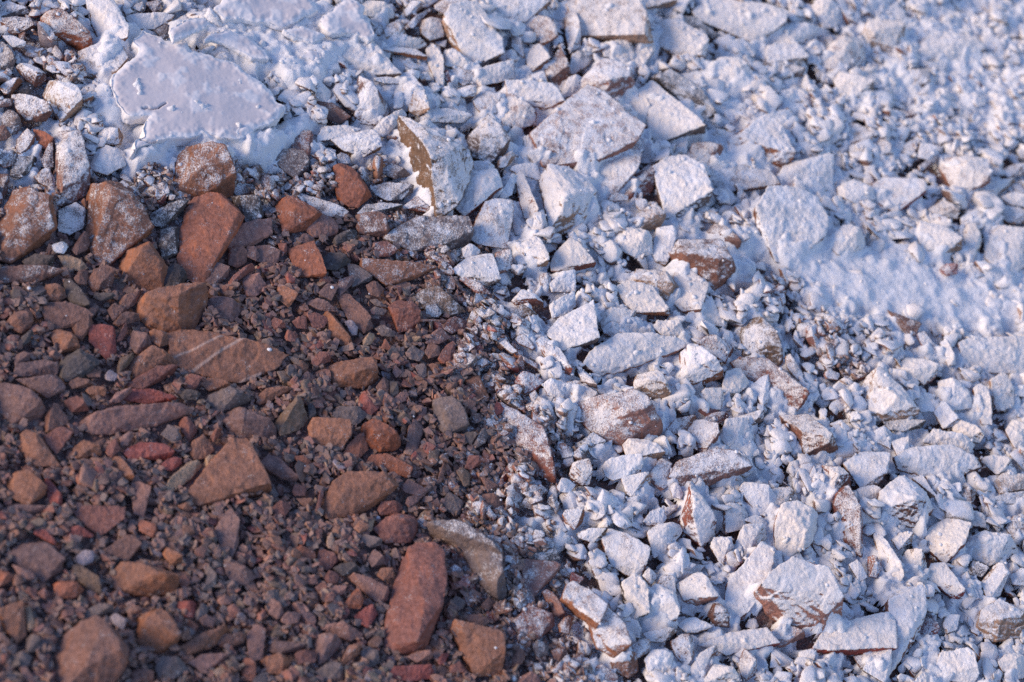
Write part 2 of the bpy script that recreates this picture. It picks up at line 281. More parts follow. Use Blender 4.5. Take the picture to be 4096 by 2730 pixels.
# ------------------------------------------------------------------ the traced stones
DATA = """00 g p .55 .3|*flat grey dusted stone in the top left corner#the corner stone|0,20^ 60,8^ 180,50^ 208,88 195,97 0,115
00 b k .6 -|*brown stone with a powdered top below the flat corner stone#the powdered brown corner block|0,130^ 110,104^ 215,118^ 250,160^ 225,190 110,240 40,215 0,175
00 b c .4 -||125,240 165,218^ 182,222^ 172,282 140,275
00 w p 1 .2||15,248^ 90,250^ 175,290^ 160,330 85,325 60,290
00 O k .7 .6|*powdered stone with a bare orange end near the top left#the orange-ended stone|285,205^.4 290,130^.7 325,78^ 420,70^ 540,140^ 615,190^ 625,330 560,325 480,285 400,250 320,230 350,215^.8 362,100^
00 b s .95 .5|*long upright white slab with a brown left edge at the top left#the long upright slab|590,-20^ 770,-20^ 850,110^ 885,170^ 870,250^ 790,330 700,290 640,170 600,60
00 w s .95 .4|*broad powder-covered slab above the dark hollow beside the smooth crust#the slab over the hollow|550,360^ 700,300^ 840,330^ 870,400^ 800,480^ 745,545 700,552 570,515 540,440
00 g k .5 -||-20,280 60,310^ 105,400^ 90,480 60,510 -20,490
00 b w .85 -|*powdered wedge with a brown front near the left edge#the left powdered wedge|115,470 150,430^ 215,440^ 300,500^ 330,540^ 245,600 180,545
00 o k .5 -||-10,600 80,540^ 130,530^ 155,565 90,640 30,650
00 k c .2 -||130,610 190,560^ 240,600 200,650 130,640
00 w l 1 .6|*big knobbly powder-coated rock left of the dark hollow#the knobbly white rock|300,560^ 400,540^ 520,580^ 560,660^ 550,760 480,800 420,830 360,700 290,630
00 b k .8 -|*powdered block with a brown left face by the left edge#the brown-faced left block|85,660^.7 140,640^ 300,680^ 360,740^ 310,830 240,820 180,825 130,770 90,700
00 b c .3 -||-10,690 70,668^ 90,690 80,730 -10,745
00 g k .8 -||10,820 65,750^ 130,790^ 145,870 120,920 50,910
00 b k .1 -||-10,880 40,850^ 80,930 40,965 -10,970
00 b k .5 -||120,930 190,880^ 245,920^ 230,1000 160,1070 110,1040
00 O c .08 -|*small smooth orange stone left of the tall dusted shard#the small orange stone|232,890 300,900^ 365,950^ 350,1000 310,1025 260,1000
00 p h .5 .6|*tall purplish shard dusted white on its right side#the tall dusted shard|365,1080 370,960^.5 395,880^.8 470,850^ 545,890^ 580,1000^ 595,1100^.9 625,1200^.6 600,1330 500,1380 440,1420 395,1360 375,1230 445,1100^ 430,1280^.8
00 b h .35 -||285,1110 340,975^ 365,990^ 360,1060 370,1150 310,1170
00 b k .45 -||-10,1040 80,1035^ 125,1060 90,1140 30,1155 -10,1130
00 k k .4 -||75,1150 140,1070^ 240,1060^ 270,1090 210,1180 140,1225 75,1215
00 b k .25 -||-20,1150 60,1180^ 65,1290 20,1370 -20,1440
00 b w .5 -||230,1210 280,1150^ 340,1160^ 385,1250 370,1310 270,1260
00 o b .33 .55|*big brown rock dusted white along its upper edge at the left edge#the big dusted rock|40,1430^.6 120,1290^.9 210,1240^ 340,1300^ 390,1420^ 385,1540^.6 330,1650 260,1700 80,1800 -10,1775 -30,1600 210,1440^
00 o b .27 .55|*large brown rock streaked with white powder beside the tall dusted shard#the streaked brown rock|590,1430^.3 640,1270^.8 720,1210^ 800,1210^ 870,1300^ 970,1400^.9 1040,1540^.6 1030,1600 950,1660 740,1815 680,1790 620,1720 600,1580 760,1420^1.1
00 o c .1 -||560,1390 580,1360^ 605,1400 590,1430
00 g p .5 .25||405,1450^ 520,1395^ 590,1440^ 585,1568 480,1620 400,1590
00 o q .33 .75|*blocky brown rock with an orange ridge below the smooth crust#the orange-ridged rock|1190,1290^.4 1240,1080^.9 1300,1010^ 1470,990^ 1550,1010^ 1590,1120^.8 1620,1180^.6 1600,1350 1390,1340 1350,1375 1200,1330 1400,1150^1.05 1335,1260^.7
00 k w .35 -||1040,1470 1230,1370^ 1305,1370^ 1240,1480 1200,1510 1120,1568 1030,1540
00 O s .1 .45|*big bright orange-red slab standing below the orange-ridged rock#the orange-red slab|1270,1480^.8 1340,1370^ 1450,1330^ 1580,1350^ 1640,1440^ 1670,1500^.7 1650,1560 1500,1680 1490,1780^.6 1410,1940 1340,1935 1225,1855 1235,1700^.6 1250,1580^.7 1430,1600^.9
00 k b .3 -|*dark grey stone right of the orange-red slab#the dark grey stone|1590,1350 1640,1315^ 1780,1340^ 1815,1480 1790,1520 1700,1545 1650,1440
01 g k .3 .4|*grey dusted rock at the right foot of the smooth crust#the grey dusted rock|130,1090 210,1020^ 330,1040^ 370,1090^ 350,1180 270,1230 200,1180 150,1130
01 r h .35 .5|*dull red triangular stone standing beside the smooth crust#the red triangle|245,960 325,845^ 395,920^ 380,1010 350,1170 330,1040 250,1010
00 w l 1 -||620,1130 680,1020^ 800,1000^ 850,1060 860,1140 740,1200 640,1170
00 k c .2 -||870,1240 940,1265^ 920,1290 880,1285
00 w l 1 -||640,790 660,720^ 720,700^ 760,800 690,840
00 w l 1 -||680,940 700,890^ 810,870^ 860,930 840,990 720,1000
00 w c .9 -||900,50 980,10^ 1000,60 960,80
00 p c .5 -||1000,20 1100,0^ 1110,60 1060,90
00 w s 1 .4||870,110 1080,90^ 1190,110^ 1150,170 1060,200 960,195 890,150
00 g w .3 -||1060,210 1160,160^ 1165,250 1130,275
01 w k .9 -||690,70 760,0^ 850,30^ 930,20^ 960,70 940,125 830,120 720,100
01 w c .9 -||1020,80 1070,10^ 1140,0^ 1150,50 1100,90 1040,110
01 w k 1 -|*cream knob of powder-coated stone left of the cream block#the cream knob|1130,150 1200,110^ 1290,150^ 1290,250 1200,275 1140,230
01 p c .7 -||1030,170 1100,110^ 1210,60 1140,130 1090,190 1030,190
01 w k .9 -||885,210 930,150^ 1020,160^ 1030,240 960,270 900,260
01 b c .4 -||815,240 830,190^ 870,170^ 880,230 850,250
01 b k .7 -||895,310 990,240^ 1130,250^ 1170,320 1100,340 920,345
01 o h .8 .2|*thin tan flake lying edge-on left of the white shard#the thin tan flake|885,345^ 960,325^ 1100,340^ 1175,390^ 1165,415 1080,397 960,367
01 w q .9 .6|*large cream block with ribbed sides near the top centre#the cream block|1305,220 1310,110^.9 1350,50^ 1440,25^ 1520,35^ 1600,140^ 1680,260^ 1690,350^.7 1610,380 1510,440 1450,400 1370,310
01 o w .8 -|*stone with an orange front edge behind the cream block#the orange-fronted stone|1230,15^.8 1300,-20^ 1480,-20^ 1480,20 1350,45 1310,100 1240,60
01 w s .9 .5|*wide pale stone touching the top edge right of the cream block#the wide top-edge stone|1620,70^.7 1640,0^ 1780,-20^ 1900,-20^ 2010,10^ 1990,60 1850,150 1780,130 1650,125
01 k c .2 -||1515,440 1590,390^ 1690,365^ 1670,410 1580,460 1520,475
01 w h .95 -|*upright white shard below the cream block#the white shard|1170,330 1210,290^ 1290,400^ 1290,560 1280,640 1240,560 1190,430
01 w w .95 -||1300,340 1350,330^ 1420,390^ 1510,460 1490,500 1430,480 1380,460 1310,450
01 b k .5 -||1310,460 1380,455^ 1440,490^ 1500,500^ 1500,570 1430,590 1360,540
01 R c .3 -||1295,470 1330,490^ 1355,560 1330,580 1290,530
01 o s .85 .4||1505,500^ 1600,460^ 1764,420^ 1764,540 1650,570 1540,590 1520,550
01 g s .95 .45|*broad pale slab with a ribbed front right of the smooth crust#the ribbed pale slab|565,380^ 650,300^ 780,270^ 850,360^ 980,500^ 960,540 830,520 750,520 720,460 620,440 570,430
01 b p .2 .3|*flat brown oval stone on the powder right of the smooth crust#the flat brown oval|400,705^ 490,685^ 560,740^ 650,800^ 570,850 470,810 430,750
01 p k .75 .6|*rounded powdered stone with a purplish cap#the purple-capped stone|675,640 720,540^.9 800,530^ 850,620^ 940,750 890,800 830,850 730,840 685,790
01 g h .8 .3||820,540^ 900,530^ 980,545^ 980,580 880,575 820,560
01 w s 1 .5||990,530^ 1070,500^ 1150,600^ 1190,740^ 1110,790 1060,760 1030,640
01 w c 1 -||950,640 1000,615^ 1015,700 1000,750 950,750
01 w c 1 -||1110,500 1180,490^ 1210,550 1140,555
01 g s .9 .3||1130,820^ 1200,760^ 1330,750^ 1480,790^ 1420,848 1250,842 1150,840
01 w c .9 -||1390,610 1480,585^ 1530,590^ 1520,660 1440,670 1380,650
01 w w 1 -||1500,700 1600,630^ 1690,660^ 1700,760 1580,800 1530,750
01 g k .95 .5|*diamond-shaped white stone left of the big white slab#the white diamond|1450,970^.6 1600,800^ 1680,870^ 1755,940^ 1720,1040 1620,1115 1460,1060
01 y w .8 .85|*large sharp wedge with a bare olive left face#the large sharp wedge|1003,810^.9 1040,805^1 1130,850^1 1400,970^.9 1505,1070^.8 1480,1190^.6 1370,1390^.2 1245,1480 1200,1400 1070,1190 1005,960^.3 1100,960^1 1165,1070^.85
01 b w .5 -||970,1060 1000,950^ 1060,1100 1060,1160 990,1120
01 w w .95 -||800,900 860,830^ 1000,760^ 1040,790 990,850 930,900 880,940
01 b s .95 .25|*long powdered slab with a thin brown front edge#the long thin-edged slab|430,945^ 480,880^ 620,870^ 710,890^ 650,930^ 640,958 430,975
01 y w .85 -|*powdered stone with an olive underside right of the red triangle#the olive-bellied stone|530,970^.8 640,930^ 820,880^ 860,1000^ 820,1040 740,1078 620,1040
01 O b .08 .55|*smooth orange-brown stone standing clear among dusty stones#the smooth orange-brown stone|540,1150^.9 560,1135^ 640,1135^ 700,1190^ 760,1270^ 792,1350 700,1430 640,1420 560,1370 552,1250^.5
01 o c .3 -||900,930 980,940^ 960,980 905,960
01 g c .6 -||530,1090 590,1050^ 665,1080 640,1130 560,1130
01 g k .85 -||870,1160 920,1120^ 1040,1170^ 1060,1210 960,1230 880,1200
01 g s .85 .4|*powdered grey stone left of the tip of the large sharp wedge#the powdered grey stone|790,1290 900,1260^ 1080,1270^ 1070,1330 1000,1370 910,1382 830,1340
01 r b .9 .6|*powdered lump with reddish lower corners right of the large sharp wedge#the red-cornered lump|1380,1380 1430,1230^ 1530,1190^ 1650,1180^ 1700,1270^ 1630,1350 1560,1400 1440,1490 1390,1430
01 w w .95 -||1490,1120 1600,1110^ 1650,1150 1600,1230 1520,1180
01 w c 1 -||1660,1110 1764,1040^ 1790,1080 1740,1150 1670,1155
01 g w .8 -||1670,1370 1764,1200^ 1800,1230 1764,1340 1690,1380
01 o q .6 .65|*brown-orange block half covered in powder near the centre#the half-powdered block|1515,1530^.6 1580,1395^ 1640,1375^ 1764,1385^ 1770,1480^.7 1725,1713 1640,1690 1530,1680 1478,1645 1640,1510^.95
01 r w .6 -||1020,1420 1130,1340^ 1200,1400^ 1230,1470 1120,1450 1040,1440
01 b k .3 .5|*brown dusted block left of the grey dusted slab#the brown dusted block|690,1560^.8 720,1475^ 880,1455^ 930,1580^ 905,1640 720,1610
01 k h .5 .3||700,1470 760,1410^ 920,1390^ 1015,1410^ 960,1445 830,1460 720,1485
11 g s .62 .3|*wide grey slab speckled with white dust near the centre#the speckled grey slab|885,65^ 970,25^ 1060,-40^ 1130,-70^ 1440,-70^ 1480,20^ 1440,115 1330,145 1200,155 1080,160 1020,120 930,90
01 O w .15 .6|*red-orange angular rock left of the smooth orange-brown stone#the red-orange angular rock|135,1400^.7 180,1350^ 240,1345^ 350,1410^ 450,1460^ 440,1500 340,1520 330,1590 190,1600 170,1500^.5
01 p s .5 .3||300,1330^ 540,1400^ 640,1450^ 600,1500 450,1490 360,1420
01 P k .1 .5|*pinkish squared block at the upper edge of the gravel#the pinkish squared block|340,1510^ 450,1480^ 575,1500^ 570,1568^.6 550,1620 400,1635 345,1590^.4
10 P s .12 .25|*dusky pink curved slab leaning on the orange-red slab#the dusky pink slab|1505,60^ 1550,10^ 1720,-10^ 1764,-50^ 1860,-60^ 1870,40^ 1760,118 1560,165 1510,112
02 w s .97 .5|*broad white slab at the top edge centre right#the broad top slab|400,40^ 480,-40^ 840,-40^ 900,80^ 960,230^ 940,290 780,260 620,220 480,240 470,140^
02 o h .85 .6||370,80 420,40^ 470,170^ 470,310 400,360 370,230
02 w s .95 -||870,40 1000,-30^ 1130,0^ 1120,42 920,58
02 g s .92 .3|*huge pale plate with a dark underside along the top edge#the huge pale plate|1265,85^ 1310,15^ 1440,0^ 1750,40^ 1870,80^ 1860,150^ 1764,235 1690,278 1620,272 1500,222 1400,172 1300,140
02 k w .6 .4|*flat grey-sided stone tucked under the huge pale plate#the tucked grey stone|1110,125^ 1170,100^ 1270,120^ 1420,240 1380,262 1150,175
02 w b 1 .5|*rounded white boulder with a dark foot below the tucked stone#the rounded white boulder|990,230^.7 1040,150^ 1150,150^ 1330,250^ 1345,350^ 1290,425 1180,405 1060,340 1010,290
02 w w .95 -||860,300^ 1000,305^ 950,400 880,480 830,440
02 w l 1 -|*smooth white oval lump below the broad top slab#the white oval lump|625,350 680,290^ 850,275^ 865,350 820,420 720,400 640,390
02 w l .95 -||395,480 420,370^ 500,340^ 570,390 520,450 400,530
02 b k .8 .6|*powdered block with a tan broken front face#the tan-fronted block|230,470^.8 290,400^ 340,360^ 400,450^ 385,540 320,590 260,570
02 o k .9 -||80,330 150,270^ 260,390^ 220,465 120,492 100,400
02 o k .9 -||140,180^.8 180,110^ 280,130^ 320,230^ 210,312 150,250
02 w k .9 -||0,230 60,250^ 85,330 80,400 0,320
02 w c .9 -||130,520 220,490^ 240,570 150,575
02 P w .8 .7|*white rock with a pink broken face above the big white slab#the pink-faced rock|480,560^.8 560,480^ 650,400^ 780,440^ 825,520^ 830,580^.6 790,630 690,708 580,680^.6 480,650
02 w w .9 -||345,640 390,540^ 470,510^ 530,560 480,640 360,672
02 P s .93 .5|*biggest white slab with a reddish crack across it#the big white slab|165,905^ 380,720^ 520,610^ 640,660^ 780,800^ 885,870^ 840,960^.8 600,1080^.5 560,1130 370,1142 240,1130 215,960
02 o s .92 .5|*cream half-round stone with a tan left edge in front of the big white slab#the cream half-round stone|590,1080^ 680,1010^ 820,980^ 890,1050^ 860,1160^ 700,1340 640,1330 610,1240 595,1150^.6
02 r b .6 .6||755,1280 850,1190^ 960,1120^ 985,1200^ 970,1310 900,1360 800,1370
02 w h .9 -||800,700 880,620^ 945,720^ 945,850 880,872 810,800
02 g s .9 .6|*leaning white slab with a dark grey lower face#the dark-footed slab|880,640^ 1000,560^ 1120,640^ 1310,860^ 1310,915 1140,895 1000,980 960,930^.5 950,760^
02 k h .85 .5|*long white ridge with a dark splintered front#the splintered ridge|950,500^ 1100,490^ 1250,560^ 1400,750^ 1385,800 1310,825 1200,745 1130,680 1060,590
02 w w 1 .5|*pointed white mound below the huge pale plate#the pointed white mound|1290,520 1380,440^ 1500,370^ 1640,460^ 1650,560 1510,640 1400,600
02 g c .7 -||1500,300 1580,260^ 1660,320 1690,400 1600,370
02 o k .92 .5|*cream block with a bare brown base right of the centre top#the brown-based block|1505,920^ 1650,850^ 1764,800^ 1860,880^ 1950,1070^ 1900,1155 1764,1118 1530,1015
02 P l .9 -||1210,1070 1260,990^ 1430,980^ 1450,1050 1350,1170 1250,1130
02 g q .93 .6|*large square white block with a dark left side#the square white block|985,1160^ 1100,1090^ 1200,1090^ 1310,1150^ 1365,1310^ 1335,1410 1200,1470 1070,1490 1040,1380^.6
02 b s .95 .3|*flat white plate with a thin brown edge right of the square white block#the thin-edged plate|1360,1190^ 1440,1120^ 1764,1180^ 1830,1260^ 1700,1300 1480,1322 1360,1250
02 w b .98 .5|*big rounded white stone below the big white slab#the big rounded stone|200,1260 260,1150^ 400,1150^ 530,1220^ 590,1340^ 530,1480 400,1590 270,1640 240,1400^.6
02 O h .75 .5|*upright stone with a bright orange edge and powdered face#the orange-edged upright stone|25,1230^ 60,1190^ 110,1240^ 190,1430^ 130,1490 90,1500 50,1370
02 w l 1 -||-10,1170 60,1120^ 150,1115^ 210,1190 180,1240 60,1200
02 w c 1 -||850,1370 930,1370^ 950,1430 900,1450 860,1440
02 w w .95 -||800,1550 860,1480^ 980,1405^ 1060,1480^ 1010,1568 850,1590
02 y k .75 -||80,960 120,920^ 200,960 235,1100 180,1150 100,1060
02 P c .8 -||630,1380 720,1330^ 800,1350 790,1380 680,1388
02 o s .95 .5||-30,560^ 150,570^ 290,585^ 345,690^ 300,725 215,752 130,690 0,700
02 r k .75 .5||-80,650 0,690^ 130,670^ 165,760 160,850 60,880 -60,850
03 w k .98 -||70,260 130,170^ 300,170^ 400,220 300,280 130,300
03 w k .97 .5||310,50^ 360,-20^ 480,-10^ 520,80 470,180 380,190 330,110
03 r b .62 .55|*speckled brown and white pyramid near the top right#the speckled pyramid|340,430 430,310^.9 540,230^ 630,290^ 660,400 600,470 480,480 390,460
03 w k 1 .5|*squarish white block right of the speckled pyramid#the squarish block|660,260^ 700,140^ 940,145^ 920,300 840,350 720,330
03 w s .97 .4||0,320^ 200,310^ 275,390^ 220,440 150,440 0,430
03 g s .85 .4||-20,440^.7 100,430^ 250,470^ 230,525 90,545
03 y b .85 .55|*tan-shaded white stone below the speckled pyramid#the tan-shaded stone|465,560^.7 510,490^ 620,500^ 720,560^ 720,650 620,682 540,685 480,620
03 y k .75 .5|*white and brown knob at the right#the white and brown knob|895,490^.6 960,480^ 1100,480^ 1110,560^ 1040,612 970,602 930,550
03 w b 1 .4|*large white mound near the top right corner#the top right mound|1025,330^.8 1180,230^ 1420,260^ 1480,340^ 1450,400 1250,420 1060,412
03 b c .75 -||1030,440 1100,420^ 1230,440 1230,490 1160,503 1080,460
03 r h .5 .6|*thin reddish stick-like stone on the white rubble at the right#the reddish stick-like stone|825,790^.6 860,760^ 1080,770^ 1115,810 1080,828 850,828
03 g c .85 -||1380,660 1430,640^ 1500,660 1490,720 1430,737
03 r c .4 -||1410,570 1460,560^ 1490,600 1440,622
03 P k .72 .65|*pink dusted block with an orange left edge at the right edge#the pink dusted block|1170,1100^ 1250,1080^ 1500,1100^ 1530,1230^.8 1340,1335 1280,1312 1210,1190
03 b w .4 .4||1030,1150 1100,1100^ 1180,1070^ 1170,1110 1060,1182
03 w s .9 .4|*pale leaning slab below the pink dusted block#the pale leaning slab|1350,1330 1450,1270^ 1680,1230^ 1690,1270 1560,1355 1420,1385
03 w s .9 -||1600,1180 1680,1140^ 1780,1120^ 1780,1200 1660,1222
03 g c .85 -||1530,1000 1620,1010^ 1660,1050 1640,1110 1580,1090
03 R s .93 .45|*white slab with a dark red front edge at the right#the red-edged slab|700,1300^ 800,1230^ 1060,1240^ 1090,1300^ 1000,1400 880,1462 760,1390
03 w k .95 -||1100,1440 1180,1360^ 1320,1420^ 1300,1505 1180,1492
03 w k .97 -||1330,1500 1420,1440^ 1490,1480^ 1490,1568 1340,1590
03 w k .95 -||1560,1470 1620,1420^ 1780,1440^ 1780,1530 1680,1542
03 g s .95 -||1600,1360 1700,1330^ 1780,1350^ 1780,1430 1680,1412
03 w c .9 -||750,1010 780,940^ 850,1000^ 830,1080 770,1070
03 w s .95 -||520,890 600,840^ 720,920^ 700,1002 580,980
03 w s 1 .4|*wide flat white slab right of the brown-based block#the wide flat slab|40,1260^ 120,1150^ 300,1100^ 440,1060^ 430,1300 300,1330 150,1300
03 b q .93 .5|*big white block with a brown right foot right of centre#the brown-footed block|-60,1440^ 20,1310^ 190,1310^ 330,1380^ 390,1500^ 390,1600^.7 330,1680 150,1810 60,1785 -10,1680 -60,1560^.6
13 w b 1 .5|*round white cushion of a stone right of the brown-footed block#the round white cushion|415,90^.6 440,20^ 560,-10^ 690,30^ 690,110 570,182 480,180
03 w k 1 -||480,1270 560,1230^ 700,1280^ 730,1370 600,1400 490,1340
03 w c .85 -||1030,1080 1060,980^ 1160,1000^ 1170,1060 1100,1100
10 k k .15 -||140,210 240,165^ 370,190^ 370,250 280,310 190,285
10 b s .2 .35|*long brown slab with white spots along the left edge#the spotted long slab|-10,300^.8 30,265^ 300,260^ 440,290^ 380,335 250,378 -10,388
10 t p .05 .25|*small cream chip among the brown stones at the left#the cream chip|400,195^ 450,180^ 560,225^ 605,280 540,300 450,282
10 b k .1 -||490,150 540,70^ 590,10^ 620,110 600,150 530,190
10 k c .7 -||360,120 430,95^ 480,120 440,180 370,170
10 o k .05 .7|*angular orange-brown block with a pointed top below the streaked rock#the angular orange-brown block|820,290^.4 870,120^.8 950,90^1 1060,65^1 1110,150^.9 1165,320 1150,350 1110,430 1040,440 920,410 850,350 980,150^1.05 950,390^.3
10 k k .05 -||1110,370 1160,270^ 1230,230^ 1300,350 1250,412 1150,420
10 k h .35 -||1090,110 1110,20^ 1190,-20^ 1240,10 1220,180 1120,230
10 p p .1 .35||1410,230^ 1440,222^ 1580,270^ 1570,340 1480,402 1415,370
10 b k .08 -||1580,130^ 1640,118^ 1700,140^ 1700,240 1640,280 1575,255
10 p c .15 -||1700,130 1764,128^ 1790,200 1764,230 1700,200
10 r h .08 -||1550,390 1620,310^ 1740,240^ 1755,290 1650,360 1560,410
10 P k .08 -||1665,340^.8 1700,320^ 1780,310^ 1850,420 1764,470 1690,475
10 o b .06 .6|*large rough brown rock on the left of the gravel#the rough brown rock|935,560^.5 980,460^.9 1120,420^ 1330,380^ 1410,380^ 1440,470^.8 1370,590 1330,712 1200,722 1040,700 970,620 1330,480^1.1
10 p k .05 -||1430,520 1480,470^ 1600,490^ 1680,570 1600,650 1480,640
10 b k .04 -|*brown cube-shaped stone left of the angular orange-brown block#the brown cube|605,370 650,290^ 760,255^ 790,290^ 770,410 640,440
10 b c .04 -||510,350 560,280^ 610,290 600,390 540,390
10 k h .05 -|*dark pointed shard above the flat pale-rimmed stone#the dark pointed shard|430,340^ 480,350^ 560,430^ 620,520^ 600,560 520,560 460,480
10 o k .03 -||280,460 320,390^ 420,390^ 460,480 400,510 300,500
10 b p .04 .3|*flat brown stone with a pale rim at the left#the pale-rimmed flat stone|280,550^ 330,515^ 450,510^ 590,560^ 640,600^ 560,682 370,702 320,650
10 b w .03 -||490,660 540,600^ 650,600^ 650,680 560,780 520,740
10 p c .04 -||610,530 660,520^ 680,560 660,600 600,600
10 b w .03 .6|*brown wedge-shaped stone near the left edge#the left brown wedge|50,650^.6 100,590^ 215,555^ 245,610^.8 200,700 150,727 50,685
10 o w .03 -|*brown three-sided stone left of the deep red slab#the three-sided stone|350,730^.8 430,690^ 560,770^ 550,840 400,870
10 R s .04 .35|*deep red slab standing among brown stones#the deep red slab|610,680^ 690,668^ 790,690^ 800,860 740,912 690,870 620,790
10 b k .03 -||740,570 780,530^ 880,540^ 870,590 780,642
10 b k .02 -||790,500 850,470^ 960,430^ 990,440 930,530 880,560
10 k h .02 -||640,480 660,450^ 800,450^ 790,490 690,507
10 b h .03 -||770,660 800,620^ 870,580^ 950,580^ 960,640 820,682
10 r h .03 -||795,800 830,720^ 870,640^ 875,720 850,770
10 p k .03 -||870,760 920,715^ 1030,720^ 1065,790 1010,830 950,872 890,820
10 o k .02 -||1030,720 1060,700^ 1170,730^ 1180,800 1100,822 1050,780
10 o k .04 .6|*orange and white-edged rock above the red shards#the white-edged orange rock|885,960 960,880^ 1050,815^ 1110,830^ 1220,930 1130,980 1000,1000 920,1032
10 y k .03 -||790,960 830,900^ 910,860^ 930,890 870,960 810,1012
10 k w .03 .5|*bluish grey wedge at the left below the deep red slab#the bluish wedge|390,960 440,890^ 540,840^ 690,920^ 640,970 560,1040 460,1062 400,1010
10 p s .03 .4|*squared purplish slab at the left edge of the gravel#the squared purplish slab|100,1030 115,940^ 300,910^ 390,925^ 405,970 390,1012 250,1022
10 p k .03 -||115,1050 250,1030^ 390,1010^ 460,1090^ 420,1140 330,1172 230,1110
10 p b .02 .55|*big rock with a pale orange streak cut by the left edge#the orange-streaked rock|-30,1050^ 30,1040^ 200,1110^ 290,1200^ 320,1270 290,1312 90,1352 -30,1240 130,1190^1.1
10 b w .02 -||320,1290 380,1200^ 490,1340 480,1360 300,1412
10 r k .02 -||440,1190 530,1160^ 600,1200^ 620,1260 490,1272
10 b k .02 -||470,1070 530,1025^ 640,1060^ 640,1090 500,1112
10 b c .02 -||585,1000 620,965^ 700,980 690,1030 610,1032
10 l c .02 -||710,1020 760,975^ 820,1020 790,1060 730,1052
10 o c .02 -||585,1120 640,1090^ 730,1100^ 725,1160 620,1152
10 o q .04 .28|*broad red-brown slab crossed by pale veins#the veined slab|1170,735^ 1255,712^ 1490,730^ 1700,780^ 1830,810^ 1965,880^.7 1890,960^.4 1810,1020 1640,1068 1530,1022 1420,1017 1330,987 1290,992 1220,930^.7 1185,880^.8
10 r h .03 .4|*slanting red shard below the veined slab's left end#the slanting red shard|860,1090 960,1020^ 1090,955^ 1220,945^ 1190,1010 1100,1060 990,1112
10 R h .02 .3|*pointed dark red shard lying above the long striped shard#the dark red shard|835,1160 900,1115^ 1030,1110^ 1220,1165^ 1190,1200 1000,1217 860,1190
10 P h .05 .45|*long pinkish striped shard with a pale front edge#the long striped shard|500,1345 650,1270^ 850,1230^ 1200,1200^ 1360,1210^ 1350,1250^.6 1180,1330 1000,1392 720,1422 640,1420
10 P h .02 -||730,1230 800,1140^ 900,1100^ 910,1130 830,1202
10 r k .02 -||1250,1040 1310,1000^ 1390,1030^ 1350,1112 1270,1110
10 o k .02 -||1380,1080 1430,1030^ 1600,1060^ 1560,1112 1440,1127
10 g b .03 -|*rounded grey stone below the veined slab#the rounded grey stone|1420,1190 1490,1110^ 1580,1090^ 1690,1140^ 1720,1190 1640,1232 1500,1272
10 p b .03 .6|*grey stone with an orange left facet right of the long striped shard#the orange-faceted grey stone|1510,1290^.6 1550,1240^ 1640,1235^ 1764,1280^ 1860,1320^ 1910,1390 1880,1462 1764,1472 1610,1442 1620,1330^1
10 k k .02 -||1220,1130 1290,1110^ 1390,1130^ 1360,1190 1260,1182
10 r k .02 -||1225,1330 1290,1300^ 1370,1400 1310,1482 1250,1402
10 g k .02 -||1110,1430 1160,1360^ 1250,1400^ 1260,1460 1190,1482
10 o w .01 .5|*orange-sided wedge near the lower left edge#the orange-sided wedge|105,1455 190,1395^ 290,1440^ 415,1640 330,1642 240,1640 160,1560
10 r w .01 -||290,1450 400,1380^ 530,1370^ 480,1450 390,1562
10 o k .01 -||500,1520 590,1450^ 680,1480^ 700,1568 520,1592
10 r c .01 -||710,1530 800,1450^ 830,1530 770,1592
10 R s .01 .3|*long dark red slab in the lower left gravel#the long dark red slab|840,1540 970,1480^ 1130,1490^ 1200,1540^ 1150,1602 900,1602
10 o k .01 -||1300,1550 1330,1470^ 1400,1430^ 1480,1530 1420,1592 1310,1600
10 p c .01 -||820,1450 900,1400^ 920,1440 880,1502 830,1500
10 O c .01 -||1450,1440 1500,1370^ 1535,1390 1510,1440 1470,1482
10 p k .01 -||90,880 170,850^ 215,860^ 200,920 100,942
10 k c .06 -||130,830 150,760^ 220,690^ 245,710 200,790
10 P c .01 -||40,770 80,725^ 140,735 120,790 60,802
11 O q .12 .55|*orange-sided block with a pink top at the upper gravel#the orange-sided block|220,150^ 400,100^ 450,200^ 485,310^.7 440,345 300,335 270,290 230,200^.5
11 p c .1 -||290,90 330,30^ 400,70 390,105 310,112
11 k k .15 -||520,100 560,50^ 660,5^ 695,20 690,80 550,122
11 k w .1 -||455,210 540,155^ 620,190^ 650,240 560,292 480,290
11 p s .1 .35||0,130^ 110,120^ 170,150^ 150,240 130,257 0,232
11 r c .1 -||150,110 210,95^ 215,160 180,202 170,150
11 o s .25 .4|*pointed dusted slab below the speckled grey slab#the pointed dusted slab|695,245^.8 740,210^ 880,240^ 1080,240^ 1240,270^ 1060,362 900,397 800,320 870,340^.5
11 g p .15 .3||630,250^ 700,260^ 800,330^ 800,360 660,412 640,300
11 r p .2 .3||810,110^ 900,90^ 980,150^ 920,202 830,200
11 y s .3 .4|*olive flat stone above the little twig#the olive flat stone|1080,480^.8 1170,420^ 1260,405^ 1340,480^ 1440,580 1330,602 1140,560
11 r k .12 .7|*red-brown block beside the little twig#the block by the twig|920,540^.9 970,495^ 1090,485^ 1140,600^ 1120,680 990,722 940,620
11 g k .4 -||1170,540^.9 1240,525^ 1295,570 1260,620 1175,617
11 r p .2 -||1300,680 1320,640^ 1380,605^ 1455,640 1440,690 1350,732 1290,700
11 P w .15 -||1160,790 1220,720^ 1270,685^ 1340,760 1260,802 1180,800
11 b k .15 -||760,400 820,360^ 880,420 850,482 780,460
11 b s .08 .35|*long brown leaf-shaped stone in the middle of the gravel#the leaf-shaped stone|560,480 630,450^ 720,530^ 790,610^ 800,690 740,722 640,640
